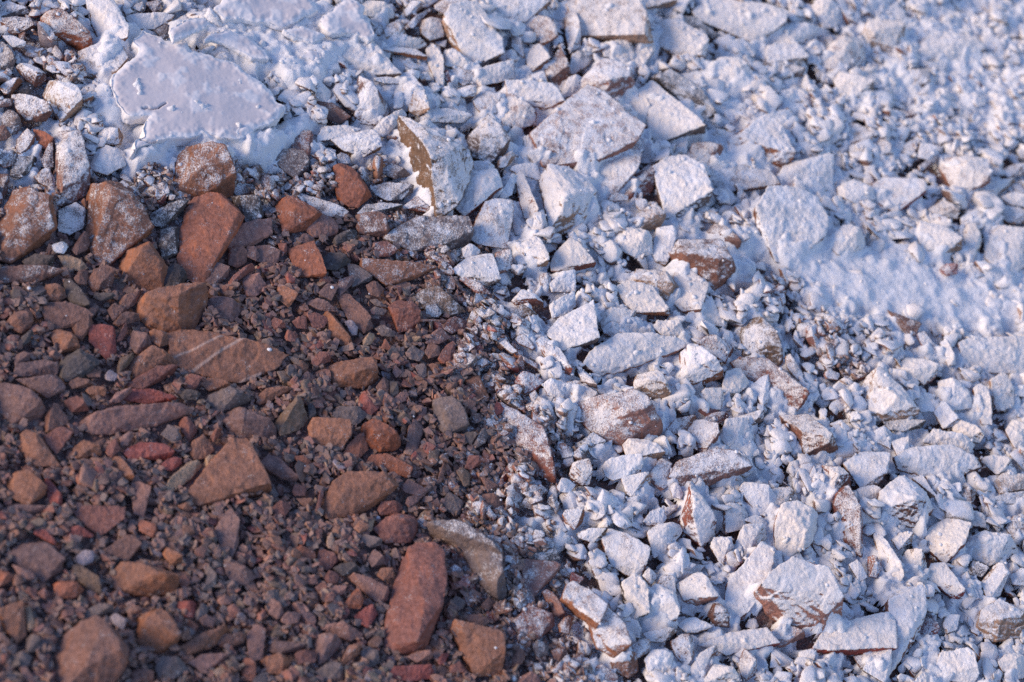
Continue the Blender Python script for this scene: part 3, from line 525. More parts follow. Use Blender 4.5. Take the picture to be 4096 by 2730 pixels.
11 o w .05 .5|*slim orange wedge left of the leaf-shaped stone#the slim orange wedge|460,600 490,555^ 560,620^ 650,740^ 660,800 620,837 520,760
11 o k .12 -||145,400^ 180,390^ 200,430^ 290,450^ 250,510 230,552 160,500
11 p h .06 -||320,510 430,480^ 510,520^ 565,582 450,572
11 p p .08 -||430,450 500,380^ 570,400^ 520,502 450,470
11 p h .1 -||570,360 670,330^ 675,380 580,472 560,450
11 r c .06 -||440,360 480,320^ 525,350 510,390 440,402
11 r k .04 -||250,650 300,610^ 350,620^ 360,700 280,692
11 r k .04 -||360,610 400,580^ 505,630 470,692 390,690
11 r k .04 -||95,660 130,615^ 200,635^ 210,690 130,702
11 r c .04 -||190,750 220,700^ 290,740 270,787 210,780
11 l c .06 -||610,650 660,635^ 710,680 700,740 660,742
11 g c .1 -||815,690 860,665^ 930,700^ 960,752 870,750
11 g h .1 -||780,500 830,490^ 910,550 830,542
11 g h .06 -||775,560 820,545^ 910,570 880,602 800,600
11 g k .08 -||1030,870 1080,805^ 1165,860 1130,922 1050,902
11 b k .06 -||1165,860 1190,800^ 1270,800^ 1265,882 1190,902
11 r w .1 -|*reddish wedge with a white bead of powder at its foot#the reddish wedge|1250,900 1320,800^ 1360,780^ 1380,890 1330,942 1270,932
11 O c .04 -||860,830 890,765^ 940,830 940,852 880,830
11 t c .05 -||735,780 780,725^ 835,740 800,802 740,822
11 r c .03 -||380,930 430,860^ 520,855^ 510,922 410,962
11 o c .03 -||255,960 310,910^ 365,950 340,1012 270,1000
11 o s .04 .5|*smooth orange-brown oval stone in the middle of the gravel#the orange-brown oval|455,1020^.5 490,965^ 560,930^ 800,890^ 830,970^ 835,1050 740,1112 560,1092 480,1072 750,975^1.05
11 p k .02 -||295,1060 350,985^ 415,1020 400,1072 320,1077
11 o h .02 -||0,1200 10,1160^ 90,1100^ 250,1100^ 240,1140 30,1222
11 y k .02 .6|*olive-brown pointed rock left of the grey-brown cube#the olive pointed rock|125,1330 200,1260^ 300,1140^ 355,1330 300,1392 170,1432
11 k k .01 -||350,1200 400,1190^ 420,1300 370,1322
11 g k .02 -||505,1280 580,1220^ 700,1210^ 770,1290 690,1362 570,1332
11 o q .02 .6|*square brown block with an orange front in the lower gravel#the square brown block|365,1380^.6 400,1310^ 520,1330^ 650,1320^ 655,1420^.6 580,1540 390,1482
11 O b .02 .6|*rounded orange rock right of the square brown block#the rounded orange rock|730,1430^.6 740,1360^ 810,1320^ 980,1370^ 1010,1470 960,1532 850,1542 760,1502
11 O s .02 -||590,1568 650,1480^ 740,1400^ 770,1530 700,1602
11 p h .02 -||1030,1540 1050,1380^ 1090,1310^ 1160,1380 1110,1542 1060,1568
11 g b .04 .55|*broad grey stone with a rusty tint in the right of the gravel#the broad grey stone|1220,1180^ 1370,1165^ 1430,1250^ 1475,1340^.7 1450,1390 1310,1432 1240,1350^.5
11 o w .2 .4|*tan wedge stone above the broad grey stone#the tan wedge|1435,1040^.7 1530,1010^ 1560,1090^ 1615,1190 1530,1207 1470,1132
11 g k .03 -||1095,950 1165,935^ 1180,1020 1130,1052
11 o c .06 -||1185,950 1230,930^ 1300,1020 1230,1002
11 P c .03 -||940,1000 960,945^ 1010,1000 970,1037
11 k c .01 -||920,1060 980,1050^ 990,1150 930,1172
11 b c .02 -||830,1100 880,1030^ 910,1060 910,1160 850,1172
11 P c .02 -||940,1190 1000,1130^ 1060,1140 1040,1190 980,1217
11 R c .2 -||1500,800 1540,785^ 1570,850 1510,862
11 t h .45 .3||1600,880^ 1640,865^ 1755,890^ 1740,932 1650,912
11 w h .7 .3||1680,800^ 1720,780^ 1800,850^ 1764,872
12 r s .42 .4|*large red stone speckled with white at the edge of the powder#the speckled red stone|-110,1225^ -60,1215^ 60,1285^ 215,1380^ 270,1568^ 300,1690^.6 290,1750 200,1710 120,1600 -20,1450
11 k w .05 -||1405,1430 1470,1400^ 1530,1410^ 1480,1502
11 g h .2 -||1500,1500 1560,1380^ 1620,1400 1580,1482 1520,1522
11 R c .15 -||1610,1290 1660,1200^ 1710,1230 1700,1272 1630,1312
11 w c .8 -||1420,150 1480,110^ 1560,170 1480,222 1430,202
11 g s .75 .3|*flat stone lightly covered by powder below the half-powdered block#the lightly covered flat stone|1350,300^ 1450,220^ 1620,180^ 1680,350^ 1590,402 1500,382
11 P k .8 -||1640,300 1660,160^ 1764,150^ 1764,280 1680,322
11 r h .4 .4||1390,350 1430,330^ 1560,390^ 1620,460 1520,452
12 w w .92 .5|*creamy powdered stone above the white fan-shaped stone's left#the creamy powdered stone|35,140^ 130,30^ 200,90^ 255,210^ 230,262 160,267 60,180
12 r b .88 .5|*white fan-shaped stone with a rusty lower rim near the centre#the white fan-shaped stone|260,240^.6 310,170^ 400,85^ 500,120^ 610,220^.8 580,267 460,287 360,302 280,292
12 b h .5 -||715,60 760,0^ 780,40 760,132 730,122
12 w l 1 .5||750,150 780,20^ 900,0^ 950,60^ 960,180 850,202
12 w l 1 .5|*white upright mass left of the big brown-faced boulder#the white upright mass|970,180 1000,20^ 1100,0^ 1130,40^ 1090,200 1060,262 1000,232
12 b b .72 .65|*big boulder with a brown and white pitted face right of centre#the pitted boulder|1100,180^.8 1160,90^ 1280,65^ 1480,100^ 1570,220^.9 1560,280 1500,352 1380,422 1290,340 1130,270 1190,185^1
12 p w .75 .5||1350,30 1400,-20^ 1500,0^ 1610,90^ 1550,142 1430,92
12 o s .96 .35|*broad white plate with a thin brown front edge#the broad white plate|730,420^ 800,380^ 960,410^ 1080,575^ 1060,602 920,592 850,582 780,520
12 w b .97 .5|*creamy rounded stone resting on the broad white plate#the creamy rounded stone|830,380 870,290^ 1050,280^ 1120,340^ 1155,420 1070,492 1000,472
12 b s 1 .4|*smooth white leaf-like slab with a brown lower corner#the leaf-like slab|1130,300^ 1200,290^ 1350,390^ 1300,555^ 1270,602 1170,572 1100,500
12 g p .9 .2|*thin dark-edged flat stone below the leaf-like slab#the dark-edged flat stone|1180,640^ 1300,500^ 1370,480^ 1470,680 1300,672
12 w k 1 -||265,390^ 340,310^ 430,290^ 430,442 360,442 280,442
12 w k 1 -||265,530^ 430,440^ 430,552 380,602 280,622
12 b c .55 -||190,330 240,310^ 280,350 250,432 200,402
12 r w .75 -|*stone with a red-brown left face and powdered top#the red-faced stone|0,510^.6 70,430^ 230,490^ 180,532 30,534
12 y k .6 -||-10,560 70,530^ 160,560^ 170,620 100,652 -10,612
12 g s .93 .5|*white slab with a dusky pink front edge near the centre#the pink-fronted slab|250,720^ 330,630^ 550,520^ 560,560^ 510,640^ 590,755^ 560,792 340,842 300,780
12 w k 1 -||610,590 700,545^ 850,560^ 830,660 740,722 620,692
12 o c .85 -||620,690 700,640^ 760,690 720,762 640,732
12 w l 1 -||975,690 1010,650^ 1170,640^ 1180,740 1050,752
12 P s .95 .4|*long white leaf-shaped slab with a pink left tip#the long white slab|515,930^.8 560,850^ 740,740^ 950,740^ 1150,780^ 1160,830^.7 920,905 780,982 620,1012 540,972
12 r w .8 .6|*three-sided stone with a red-brown left face right of the long white slab#the red-sided pyramid|1280,800^.7 1380,730^ 1460,780^ 1550,850 1480,932 1420,870
12 o b .92 .6|*white knobby stone with a tan lower left face#the tan-faced knob|1170,870^ 1250,790^ 1330,860^ 1440,940^ 1440,1030 1330,1062 1270,1010 1170,1082 1150,980^.5
12 y h .5 .6|*tall brown-grey stone standing upright right of centre#the tall grey-brown stone|1580,720^.7 1620,620^ 1680,575^ 1750,620^ 1810,700^ 1850,800^.8 1870,920 1820,962 1600,892
12 r s .7 .5|*powdered stone with a bare red patch on top right of centre#the red-patched stone|1530,945 1590,905^ 1764,910^ 1900,980^ 2030,1120^.9 2010,1180 1950,1252 1880,1182 1700,1072 1590,1012
12 w l 1 .6|*cream lump above the pink-flecked boulder#the cream lump|845,1080^.8 870,1000^ 1000,990^ 1120,1080^ 1050,1182 960,1162 850,1132
12 P b .86 .55|*large white boulder flecked with pink at its edges#the pink-flecked boulder|440,1250^.6 560,1180^ 830,1130^ 1000,1200^ 1040,1250^ 1010,1402 950,1462 760,1482 620,1452 540,1382
12 w p 1 .3|*smooth white wedge left above the pink-flecked boulder#the smooth white wedge|385,1070^ 450,1060^ 590,1140^ 560,1192 460,1232 420,1162
12 g w .7 -||450,980 490,960^ 580,1080^ 585,1107 480,1062
12 r s .75 .45|*powdered stone with a rusty red left edge#the rusty-edged stone|170,790^ 220,760^ 330,840^ 415,960^ 390,1012 310,972 240,902
12 r h .5 -||0,850 60,880^ 180,940 170,972 60,912
12 p h .6 -||10,760 100,730^ 180,830 160,852 50,802
12 R w .65 -||20,1060 90,980^ 220,1060 170,1112 90,1142
12 r k .75 -||210,1080 280,1040^ 370,1080 350,1182 250,1152
12 P c .6 -||120,1150 160,1120^ 200,1180 150,1242
12 w b 1 .6|*round white knob on a brown stone below the tan-faced knob#the round white knob|1275,1180 1310,1110^ 1440,1110^ 1455,1180 1430,1252 1330,1254
12 r c .15 -||1275,1260 1330,1240^ 1440,1260 1400,1302 1320,1304
12 r c .5 -||1310,1320 1380,1280^ 1490,1260^ 1490,1310 1420,1362
12 w k 1 -||1450,1130 1480,1000^ 1600,970^ 1620,1080 1560,1142
12 o k .9 -||1070,1380 1130,1320^ 1250,1290^ 1290,1360 1150,1422 1100,1422
12 P k .85 .5|*white lump with pinkish corners right of the pink-flecked boulder#the pink-cornered lump|1200,1330 1400,1320^ 1435,1400^ 1400,1482 1320,1552 1240,1482
12 w k .95 .5||1440,1450 1480,1330^ 1620,1310^ 1630,1440 1500,1522
12 w k .9 -||1670,1080 1764,1000^ 1790,1080 1764,1200 1720,1232
12 g k .85 -||1610,1290 1740,1250^ 1740,1330 1660,1362
12 w k 1 .5|*white chunk below the pink-flecked boulder#the white chunk|770,1500 830,1440^ 960,1460^ 1050,1540^ 1000,1602 800,1592
12 k p .5 .25||470,1480^ 560,1410^ 650,1470^ 620,1512 500,1512
13 w s .93 .5||1030,20 1060,-40^ 1200,-20^ 1330,70^ 1320,150 1200,182 1110,152 1050,110
13 w h .9 .5||1345,30 1390,-40^ 1470,0^ 1470,120 1400,242 1360,150
13 R c .35 -|*small dark red stone on the white slope at the right#the small dark red stone|1175,290 1230,250^ 1310,250^ 1305,320 1230,332
13 w s .97 .4||1500,100 1600,0^ 1780,20^ 1780,250 1650,342 1580,302 1500,200
13 b h .3 .3|*twisted brown splinter on the white slope at the right#the twisted splinter|820,570 870,600^ 950,660^ 1060,660^ 1000,752 960,742 880,640
13 P s .9 .35|*wide pale slab with pink scuffs cut by the right edge#the pink-scuffed slab|1330,800^ 1400,770^ 1764,760^ 1820,800^ 1820,1012 1500,992 1380,972 1370,890^.6
13 w h .9 -||1190,800 1230,780^ 1290,880^ 1290,940 1240,952
13 r w .8 -||1030,740 1080,720^ 1190,860 1150,872 1070,832
13 r c .2 -||790,735 840,730^ 865,780 840,812
13 r c .3 -||440,820 510,800^ 550,860 540,892 450,852
13 w b .95 .6|*large cream pyramid-like rock at the right#the cream pyramid|625,1140^.6 690,1010^ 780,970^ 860,1040^ 960,1200^.8 1040,1260^.6 900,1292 720,1342 680,1270
13 P b .85 .5|*oval white stone with pinkish foot at the right#the pink-footed oval|890,960^ 960,890^ 1100,920^ 1170,950^ 1140,1042 1070,1082 1000,1062 920,1012
13 P c .55 -||380,1010 420,975^ 500,1010 480,1052 400,1042
13 k c .35 -||375,1070 430,1060^ 520,1090 470,1142 410,1122
13 k s .8 .3||800,1340^ 900,1320^ 1080,1330^ 1050,1382 930,1407 840,1392
13 w k 1 .5||1180,1070 1290,1040^ 1400,1120^ 1390,1240 1260,1262 1190,1172
13 o h .92 .6|*tall white stone with a tan left edge at the right#the tan-edged tall stone|1420,1120^ 1480,1080^ 1530,1150^ 1540,1352 1480,1352 1440,1240
13 w k 1 .5||1540,1050^ 1620,1000^ 1690,1060^ 1690,1230 1590,1262 1540,1172
13 w k 1 -||1000,1170 1050,1120^ 1140,1170 1150,1262 1060,1272
13 w k 1 -||1150,1280 1210,1200^ 1320,1300^ 1320,1360 1210,1382
13 w k .95 -||1270,1350 1330,1340^ 1500,1390^ 1450,1482 1340,1462 1280,1402
13 b s .9 -||1690,1100 1780,1080^ 1780,1172 1700,1152
13 b k .85 .6|*white block with a bare brown patch on its front at the right#the brown-patched block|100,1310^ 280,1300^ 350,1430^ 470,1450^ 470,1542 380,1570 250,1562 120,1402^.5
13 w s .95 .4||1080,1480 1150,1400^ 1350,1430^ 1410,1500 1380,1552 1200,1502
13 p w .8 -||850,1480 980,1440^ 980,1552 900,1592
13 w k .95 -||700,1420 800,1370^ 850,1420 840,1522 740,1472
13 w h .85 -||120,870 170,880^ 240,1010 210,1052 130,962
13 w k .95 -||1640,1400 1700,1300^ 1780,1330^ 1780,1500 1700,1512
23 b s .93 .4|*long white slab above the big white cobble at the lower right#the long white lower slab|890,20^ 980,-40^ 1250,-60^ 1440,30^ 1450,80^.6 1330,132 1250,162 1080,152 920,102
20 o k .01 .5|*five-sided brown stone near the left edge of the lower gravel#the five-sided stone|35,170 110,110^ 230,100^ 330,180^ 310,270 190,352 90,292
20 R w .01 -||310,170 340,150^ 430,260^ 430,380 380,392 330,300
20 p s .02 .4||-10,380 110,340^ 310,350^ 300,392 150,412
20 o w .01 .5|*orange wedge in the lower left gravel#the orange gravel wedge|760,60 810,-10^ 870,50^ 935,130^ 900,182 810,152
20 P h .01 .4|*upright pink stone in the lower left gravel#the upright pink stone|905,200^ 960,185^ 1040,220^ 1020,320 990,427 920,402
20 t h .01 .4|*long tan stone beside the big tilted slab#the long tan stone|1120,240 1180,150^ 1290,60^ 1370,35^ 1380,90 1300,182 1210,242 1140,272
20 R c .01 -||1095,90 1150,30^ 1240,0^ 1250,60 1180,112
20 t l .01 -|*small rounded pale orange pebble on the big tilted slab#the pale orange pebble|1400,50 1440,0^ 1560,0^ 1570,50 1500,82 1420,82
20 o s .01 .4|*big tilted slab with an orange front edge and dirt on top#the big tilted slab|1308,240^ 1480,30^ 1600,-100^ 1700,-110^ 1790,60^ 1860,190^ 1855,245 1764,285 1500,325 1340,348
20 p s .01 .4|*diamond-shaped stone with an orange left edge#the gravel diamond|1475,530^ 1560,390^ 1600,370^ 1650,450^ 1640,620 1600,707 1530,642
20 o c .01 -||1180,400 1250,380^ 1330,420 1310,460 1240,472
20 o c .01 -||1220,350 1290,325^ 1330,370 1280,392
20 r s .01 .35|*flat pinkish red stone in the lower left gravel#the pinkish red flat stone|500,390 600,350^ 860,360^ 850,440^ 690,557 600,500
20 R c .01 -||470,560 475,485^ 560,490^ 660,545 630,567
20 O k .01 -||955,480 970,445^ 1080,480^ 1080,550 1050,567 960,522
20 R h .01 -||230,540 240,500^ 320,520^ 415,622 380,622
20 b s .01 .3||710,660 850,560^ 910,550^ 975,610^ 940,670 870,737
20 p s .01 .35|*broad mauve slab at the lower left#the broad mauve slab|35,690^ 150,620^ 320,600^ 440,710^ 420,800 300,872 220,802 110,752
20 l l .01 -|*pale lavender pebble right of the broad mauve slab#the lavender pebble|525,700 580,655^ 655,660^ 640,740 580,762 540,747
20 y s .01 .4|*greyish tan stone right below the lavender pebble#the greyish tan stone|505,760^ 560,760^ 680,840^ 700,962 600,912 510,842
20 o b .01 .6|*large oblong brown rock with an orange front facet at the lower left#the oblong brown rock|745,860 840,740^.9 1080,740^ 1240,770^ 1220,900 1190,952 1030,972 870,952 760,902 860,830^1
20 o k .01 -||1100,660 1150,630^ 1260,680^ 1250,740 1180,752
20 O k .01 -||360,880 390,860^ 520,870^ 580,930 520,982 400,992
20 P h .01 -||80,750 150,780^ 260,820 220,867 130,832
20 O c .01 -||-10,780 60,800^ 110,850 -10,912
20 b b .01 .6|*biggest faceted brown boulder in the bottom left corner#the corner boulder|330,1430^.6 400,1250^.9 560,1150^1 660,1120^1 790,1180^1 890,1300^.8 870,1400^.5 800,1500 750,1640 340,1660 620,1390^1.15 540,1300^1.15
20 o b .01 .65|*rounded brown cobble right of the corner boulder#the rounded cobble|940,1280 960,1130^.8 1090,1040^ 1170,1090^ 1250,1220^.8 1210,1310 1090,1362 960,1312
20 l l .01 -|*pale bluish pebble touching the corner boulder#the bluish pebble|750,1120 800,1090^ 880,1140^ 850,1212 780,1162
20 o s .02 .6|*striped orange and white upright stone at the left edge#the striped upright stone|-20,1050^ 160,1010^ 180,1240 110,1302 60,1240 -20,1150
20 t h .02 -||170,1060 200,1020^ 250,1180 200,1232
20 g k .01 -||180,1260 220,1230^ 280,1250^ 260,1350 180,1362
20 o s .01 -|*long brown slab right of the rounded cobble#the long brown slab|1240,1320 1400,1230^ 1550,1170^ 1600,1220 1450,1332 1300,1372
20 b k .01 -||1450,1290 1520,1240^ 1700,1220^ 1690,1290 1560,1332
20 P s .01 -||1300,1430 1400,1370^ 1560,1370^ 1580,1410 1400,1502
20 g k .01 -||1070,1470 1120,1390^ 1260,1390^ 1300,1480 1200,1542 1100,1532
20 b k .01 -||890,1490 960,1460^ 1060,1480^ 1050,1568 930,1562
20 P c .01 -||1205,930 1260,915^ 1330,960 1250,1002
20 P c .01 -||1490,1000 1550,965^ 1600,990 1590,1030 1510,1032
20 p k .03 .5|*pinkish grey stone left of the oblong pink shard#the pinkish grey stone|1535,750^ 1600,705^ 1690,760^ 1764,840 1700,892 1600,892
20 g k .01 -||1410,780 1440,760^ 1500,830^ 1490,910 1420,912
20 R c .01 -||1210,1020 1300,1000^ 1360,1010 1330,1122 1260,1112
20 g c .01 -||1340,1110 1390,1020^ 1450,1040 1430,1102 1360,1142
20 p c .01 -||1365,1130 1420,1100^ 1490,1130 1470,1192 1400,1172
20 O c .01 -||1260,1140 1310,1130^ 1370,1180 1340,1212
20 g k .01 -||80,1390 150,1345^ 230,1380 200,1452 100,1452
20 P c .01 -||130,1450 160,1430^ 240,1540 220,1602 160,1532
20 r c .01 -||260,950 310,910^ 345,950 310,1002
20 r c .01 -||170,940 200,905^ 260,920 240,1012
20 P s .02 .3||1700,1240^ 1764,1170^ 1830,1200^ 1810,1402 1720,1422
20 O k .01 -||1660,1480 1690,1380^ 1764,1430^ 1764,1562 1680,1552
20 g k .01 -||545,1110 680,1020^ 800,1020^ 790,1072 600,1142
21 p s .02 .4|*ridged purplish shard right of the big tilted slab#the ridged purplish shard|20,60 90,0^ 160,20^ 290,140^ 270,187 180,162 60,92
21 O c .01 -||260,10 340,0^ 385,60 375,102 300,62
21 O s .02 .4|*long orange stone above the big brown slab#the long orange stone|765,50 800,0^ 900,-10^ 1080,80^ 1040,152 950,112 830,82
21 o s .02 .5|*big brown slab with a raised right facet in the lower gravel#the big brown slab|455,380^.4 480,290^.7 530,190^.9 640,120^.9 950,120^1 1000,180^.9 850,330 770,372 640,422 500,427 630,240^1
21 r w .02 .5|*red-brown triangular stone above the brick-shaped stone#the red-brown triangle|810,510 900,430^ 1040,385^ 1120,420^ 1100,530 1070,602 900,602
21 r q .03 .5|*large brick-shaped red-brown stone pointing at the bottom edge#the brick-shaped stone|1060,650^.9 1100,620^ 1230,625^ 1290,680^ 1310,850^ 1290,1000^.9 1190,1290 1090,1357 940,1342 885,1302 900,1150 960,950^.3 1000,750^.6 1230,800^1.02 1150,1080^1 1120,1250^.7
21 g s .26 .5|*curved grey-brown bark-like stone at the edge of the white powder#the curved bark-like stone|1195,470^ 1290,445^ 1400,450^ 1500,505^ 1640,600^ 1690,660^ 1600,720 1480,690 1390,630 1290,562 1200,522;1420,640 1540,550^ 1640,590^ 1690,650^ 1712,880^ 1722,960 1690,1002 1600,940 1520,850
21 o q .02 .65|*angular brown stone with an orange left face at the bottom#the angular bottom stone|1350,1200^.8 1375,1135^ 1480,1180^ 1690,1215^ 1715,1330^ 1690,1510 1500,1522 1440,1402 1370,1292 1430,1200^1
21 R s .01 .3|*bright brick-red flat stone at the bottom edge#the brick-red stone|905,1500^.8 940,1460^ 1080,1450^ 1200,1445^ 1220,1490 1200,1542 1060,1562 920,1542
21 P h .02 .4|*long pinkish grey shard left of the brick-shaped stone#the pinkish grey shard|640,850 680,815^ 800,850^ 940,930^ 930,1012 830,1012 750,932
21 O w .01 -||590,1050 650,990^ 700,910^ 730,950^ 740,1010 720,1062
21 R k .01 -|*red rhombic stone left of the lower end of the brick-shaped stone#the red rhombus|675,1110 800,1020^ 835,1100 770,1192 710,1152
21 P h .01 -||445,1200 480,1160^ 620,1150^ 740,1240 650,1282 520,1232
21 p k .01 -||410,1300 440,1230^ 540,1230^ 610,1290 480,1422 430,1442
21 P h .02 -||230,1030 260,1005^ 430,1120 390,1182 330,1162 290,1082
21 P k .01 -||80,1050 110,990^ 180,1010^ 190,1100 150,1132 90,1092
21 P c .01 -||165,1140 220,1080^ 310,1090 300,1150 220,1172
21 P c .01 -||490,940 520,900^ 630,895^ 600,960 530,972
21 r k .01 -||420,740 440,640^ 570,690^ 580,730 500,792 430,782
21 k k .01 -||530,780 600,730^ 700,750^ 710,800 600,832
21 g k .02 -||725,590 740,545^ 880,575^ 860,620 790,642
21 w l .01 -|*small white upright pebble in the lower gravel#the white pebble|485,620 495,560^ 520,530^ 550,610 540,652 500,642
21 p k .01 -||770,720 820,640^ 890,700^ 900,750 800,772
21 o k .01 -||830,830 870,770^ 945,770^ 950,840 880,862
21 O c .01 -||230,650 300,620^ 400,660 410,710 330,722
21 r c .01 -||470,850 510,785^ 580,830 560,880 500,897
21 P c .01 -||340,850 410,820^ 430,890 360,892
21 o k .01 .6|*half orange half grey rounded stone at the bottom#the two-tone stone|25,1410 80,1365^ 190,1370^ 235,1430 180,1512 90,1502
21 g k .01 -||410,1500 520,1420^ 610,1440^ 620,1568 480,1570
21 r k .01 -||270,1370 350,1330^ 420,1360 410,1430 290,1442
21 g k .01 -||720,1370 770,1295^ 850,1340^ 850,1430 770,1477
21 o h .01 -||580,1430 640,1320^ 740,1290^ 700,1380 600,1452
21 p h .01 -||65,1340 130,1280^ 330,1300^ 320,1350 150,1372
21 P h .01 -||1040,1390 1120,1350^ 1230,1345^ 1210,1400 1110,1432
21 R h .01 -||1255,1430 1280,1370^ 1335,1360 1310,1420 1270,1452
21 t c .01 -||835,1480 870,1450^ 920,1465 890,1512
21 r k .01 -||1330,1460 1400,1420^ 1470,1480 1430,1502 1340,1502
21 p h .02 -||1435,1100 1560,1095^ 1610,1150 1560,1182 1460,1152
21 g c .03 -||1340,1010 1380,970^ 1450,1010 1440,1060 1360,1062
21 b c .1 -||1540,1050 1600,980^ 1660,1010 1600,1072
21 g w .05 -||1280,320 1340,250^ 1430,330 1410,412 1330,392
21 b p .06 -||1560,270 1640,265^ 1720,330 1640,372 1570,332
21 b h .03 -||1240,200 1300,30^ 1310,90 1280,192
21 r k .05 -||1440,90 1470,0^ 1560,10^ 1550,60 1480,102
21 y k .04 -||1385,120 1420,80^ 1480,130 1470,222 1430,212
21 b w .05 -||1540,140 1570,140^ 1680,220 1600,262
21 P k .03 -||1000,230 1050,170^ 1120,210 1210,250 1150,292 1040,262
21 P c .03 -||1030,330 1060,270^ 1150,280 1110,330 1050,362
21 r k .02 -||840,380 870,310^ 960,300^ 1020,350 970,412 860,412
21 t c .02 -||745,540 780,450^ 820,440 800,522
21 r c .01 -||250,250 270,200^ 350,220 340,280 260,282
21 r w .01 -||100,370 170,310^ 240,350 200,432 130,402
21 r h .01 -||410,390 440,240^ 470,250 440,392
21 o h .01 -||280,300 400,295^ 405,340 330,357
22 b k .7 .6|*small block with a bare brown left end and white right end#the brown-ended block|400,130^.8 430,50^ 530,30^ 555,110^ 530,202 480,207 410,162
22 w k .95 .5|*white two-lobed stone left of the pinkish upright stone#the two-lobed white stone|630,70^ 700,15^ 880,0^ 900,100^ 780,132 700,172 650,142
22 w k .95 -||760,160^ 940,120^ 950,200 820,287 790,262
22 P h .85 .5|*pinkish white upright stone left of the dark-bellied slab#the pinkish upright stone|955,130^ 1010,40^ 1100,0^ 1090,200 1030,242 965,182
22 p s .92 .55|*big white slab with a dark grey belly#the dark-bellied slab|1100,150^ 1150,50^ 1400,-40^ 1610,0^ 1640,80^ 1510,112 1460,172 1300,217 1180,222
22 b s .9 .5|*white slab with a brown scuffed left end at the lower right#the scuffed slab|1570,240^.8 1610,195^ 1764,210^ 1840,330 1764,432 1700,402 1600,292
22 r w .85 .7|*tall peaked white stone with a rusty left side#the tall peaked stone|1170,450^.5 1190,520 1215,330^.8 1250,180^1 1300,280^1 1400,400^.8 1390,542 1300,612
22 o k .95 -||1460,470 1480,340^ 1560,330^ 1640,380 1600,502 1480,532
22 w c 1 -||1090,220 1130,190^ 1190,250 1160,302 1110,292
22 r k .75 -|*small stone with a pinkish brown broken face below the two-lobed stone#the small broken-faced stone|910,450^.7 960,390^ 1040,360^ 1060,440 1030,492 930,482
22 b s 1 .35|*smooth white plate with a curved dark lower edge#the smooth curved plate|630,580^ 680,520^ 800,550^ 940,640^ 930,730^ 880,822 810,832 690,762 650,682
22 w b .97 .55|*lumpy white stone right of the smooth curved plate#the lumpy white stone|940,540^ 1000,490^ 1140,470^ 1170,530 1110,592 1060,682 980,702
22 y w .8 -||440,530 480,500^ 640,510^ 640,570 560,602 460,572
22 o k .9 .6|*white block with a small tan left face at the edge of the powder#the tan-cornered block|355,410^.8 380,370^ 500,370^ 510,440 430,512 370,462
22 r k .7 -||310,230 350,150^ 440,200 400,262 330,252
22 g h .8 -||240,320 280,270^ 340,350 310,412
22 w k .9 -||1370,630 1400,570^ 1520,550^ 1530,640 1440,752
22 r s .97 .5|*long upright white shard with a brown lower tip#the long white shard|1465,1060^.6 1495,880^.9 1600,760^ 1764,560^ 1810,600^ 1764,880^ 1640,1060^.6 1600,1112 1520,1142
22 w b 1 .6|*cream lump above the long white shard#the upper cream lump|1550,600 1600,490^ 1720,480^ 1764,560 1660,682 1590,732
22 w c 1 -||1600,450 1700,410^ 1760,450 1740,502
22 o s .82 .4|*long bent white stone with an orange-brown lower edge in the foreground#the long bent stone|352,985^ 385,900^ 430,880^ 560,950^ 650,1030^ 600,1150^ 560,1165 500,1100 400,1052;520,1090^ 600,1000^ 700,1090^ 770,1160^ 815,1290^ 790,1335 700,1382 590,1322 585,1212
22 k s .95 .6|*white plate standing on edge with a dark left side#the edge-standing plate|765,890^ 850,830^ 930,900^ 940,1080^ 830,1122 790,1042^.4
22 o w .95 .6|*white stone with a split lower end right of the edge-standing plate#the split-ended stone|930,930^ 1000,900^ 1130,960^ 1170,1050^ 1100,1182 1040,1192 920,1102
22 w l 1 -||1000,880 1060,820^ 1120,840^ 1130,950 1040,932
22 P w 1 .5|*smooth white tent-shaped stone right of the split-ended stone#the tent-shaped stone|1140,900^ 1300,790^ 1420,960^ 1380,1002 1270,1032 1190,1002
22 w c .95 -||900,830 950,770^ 1010,830 960,892
22 w h .95 -||1130,1160 1250,1120^ 1380,1180^ 1280,1222 1200,1222
22 w h .95 -||900,1230 1060,1190^ 1150,1200^ 1050,1292 950,1282
22 b w .75 .6||1350,1100^.6 1400,990^ 1480,1070^ 1510,1182 1400,1172
22 R s .85 .3|*powdered slab with red streaks below the long white shard#the red-streaked slab|1300,1310^ 1460,1240^ 1764,1190^ 1850,1290^ 1764,1332 1490,1372
22 o k .35 .6|*bare brown block with a powdered right side at the bottom#the bare brown block|670,1410^.8 760,1360^ 850,1350^ 890,1470 800,1532 700,1482
22 w k .97 .6|*snowy squarish stone right of the bare brown block#the snowy squarish stone|925,1400^ 980,1340^ 1090,1350^ 1120,1460 1050,1512 940,1502
22 w w .9 -||830,1310 900,1270^ 950,1270^ 950,1360 860,1402
22 b k .85 .65|*white stone with a brown V-shaped front at the bottom#the V-fronted stone|1100,1290^ 1170,1240^ 1270,1240^ 1280,1350^.6 1200,1452 1130,1382
22 o s .85 .5||1230,1480 1300,1370^ 1400,1310^ 1410,1380 1300,1532 1240,1542
22 w k .97 .5|*broad white lump at the bottom edge right of centre#the bottom white lump|1310,1590 1410,1430^ 1540,1470^ 1570,1590
22 r h .75 .5|*pinkish upright stone at the bottom edge right of centre#the bottom pink stone|1560,1440 1610,1330^ 1690,1380^ 1680,1500 1600,1562
22 P k .3 -|*small pink brick left of the long bent stone#the pink brick|210,950^ 260,920^ 370,1070^ 360,1110 300,1122 250,1032
22 o w .4 -||320,1170 380,1100^ 430,1120 400,1232 330,1222
22 r w .35 -||550,1450 620,1440^ 750,1530 680,1568 600,1522
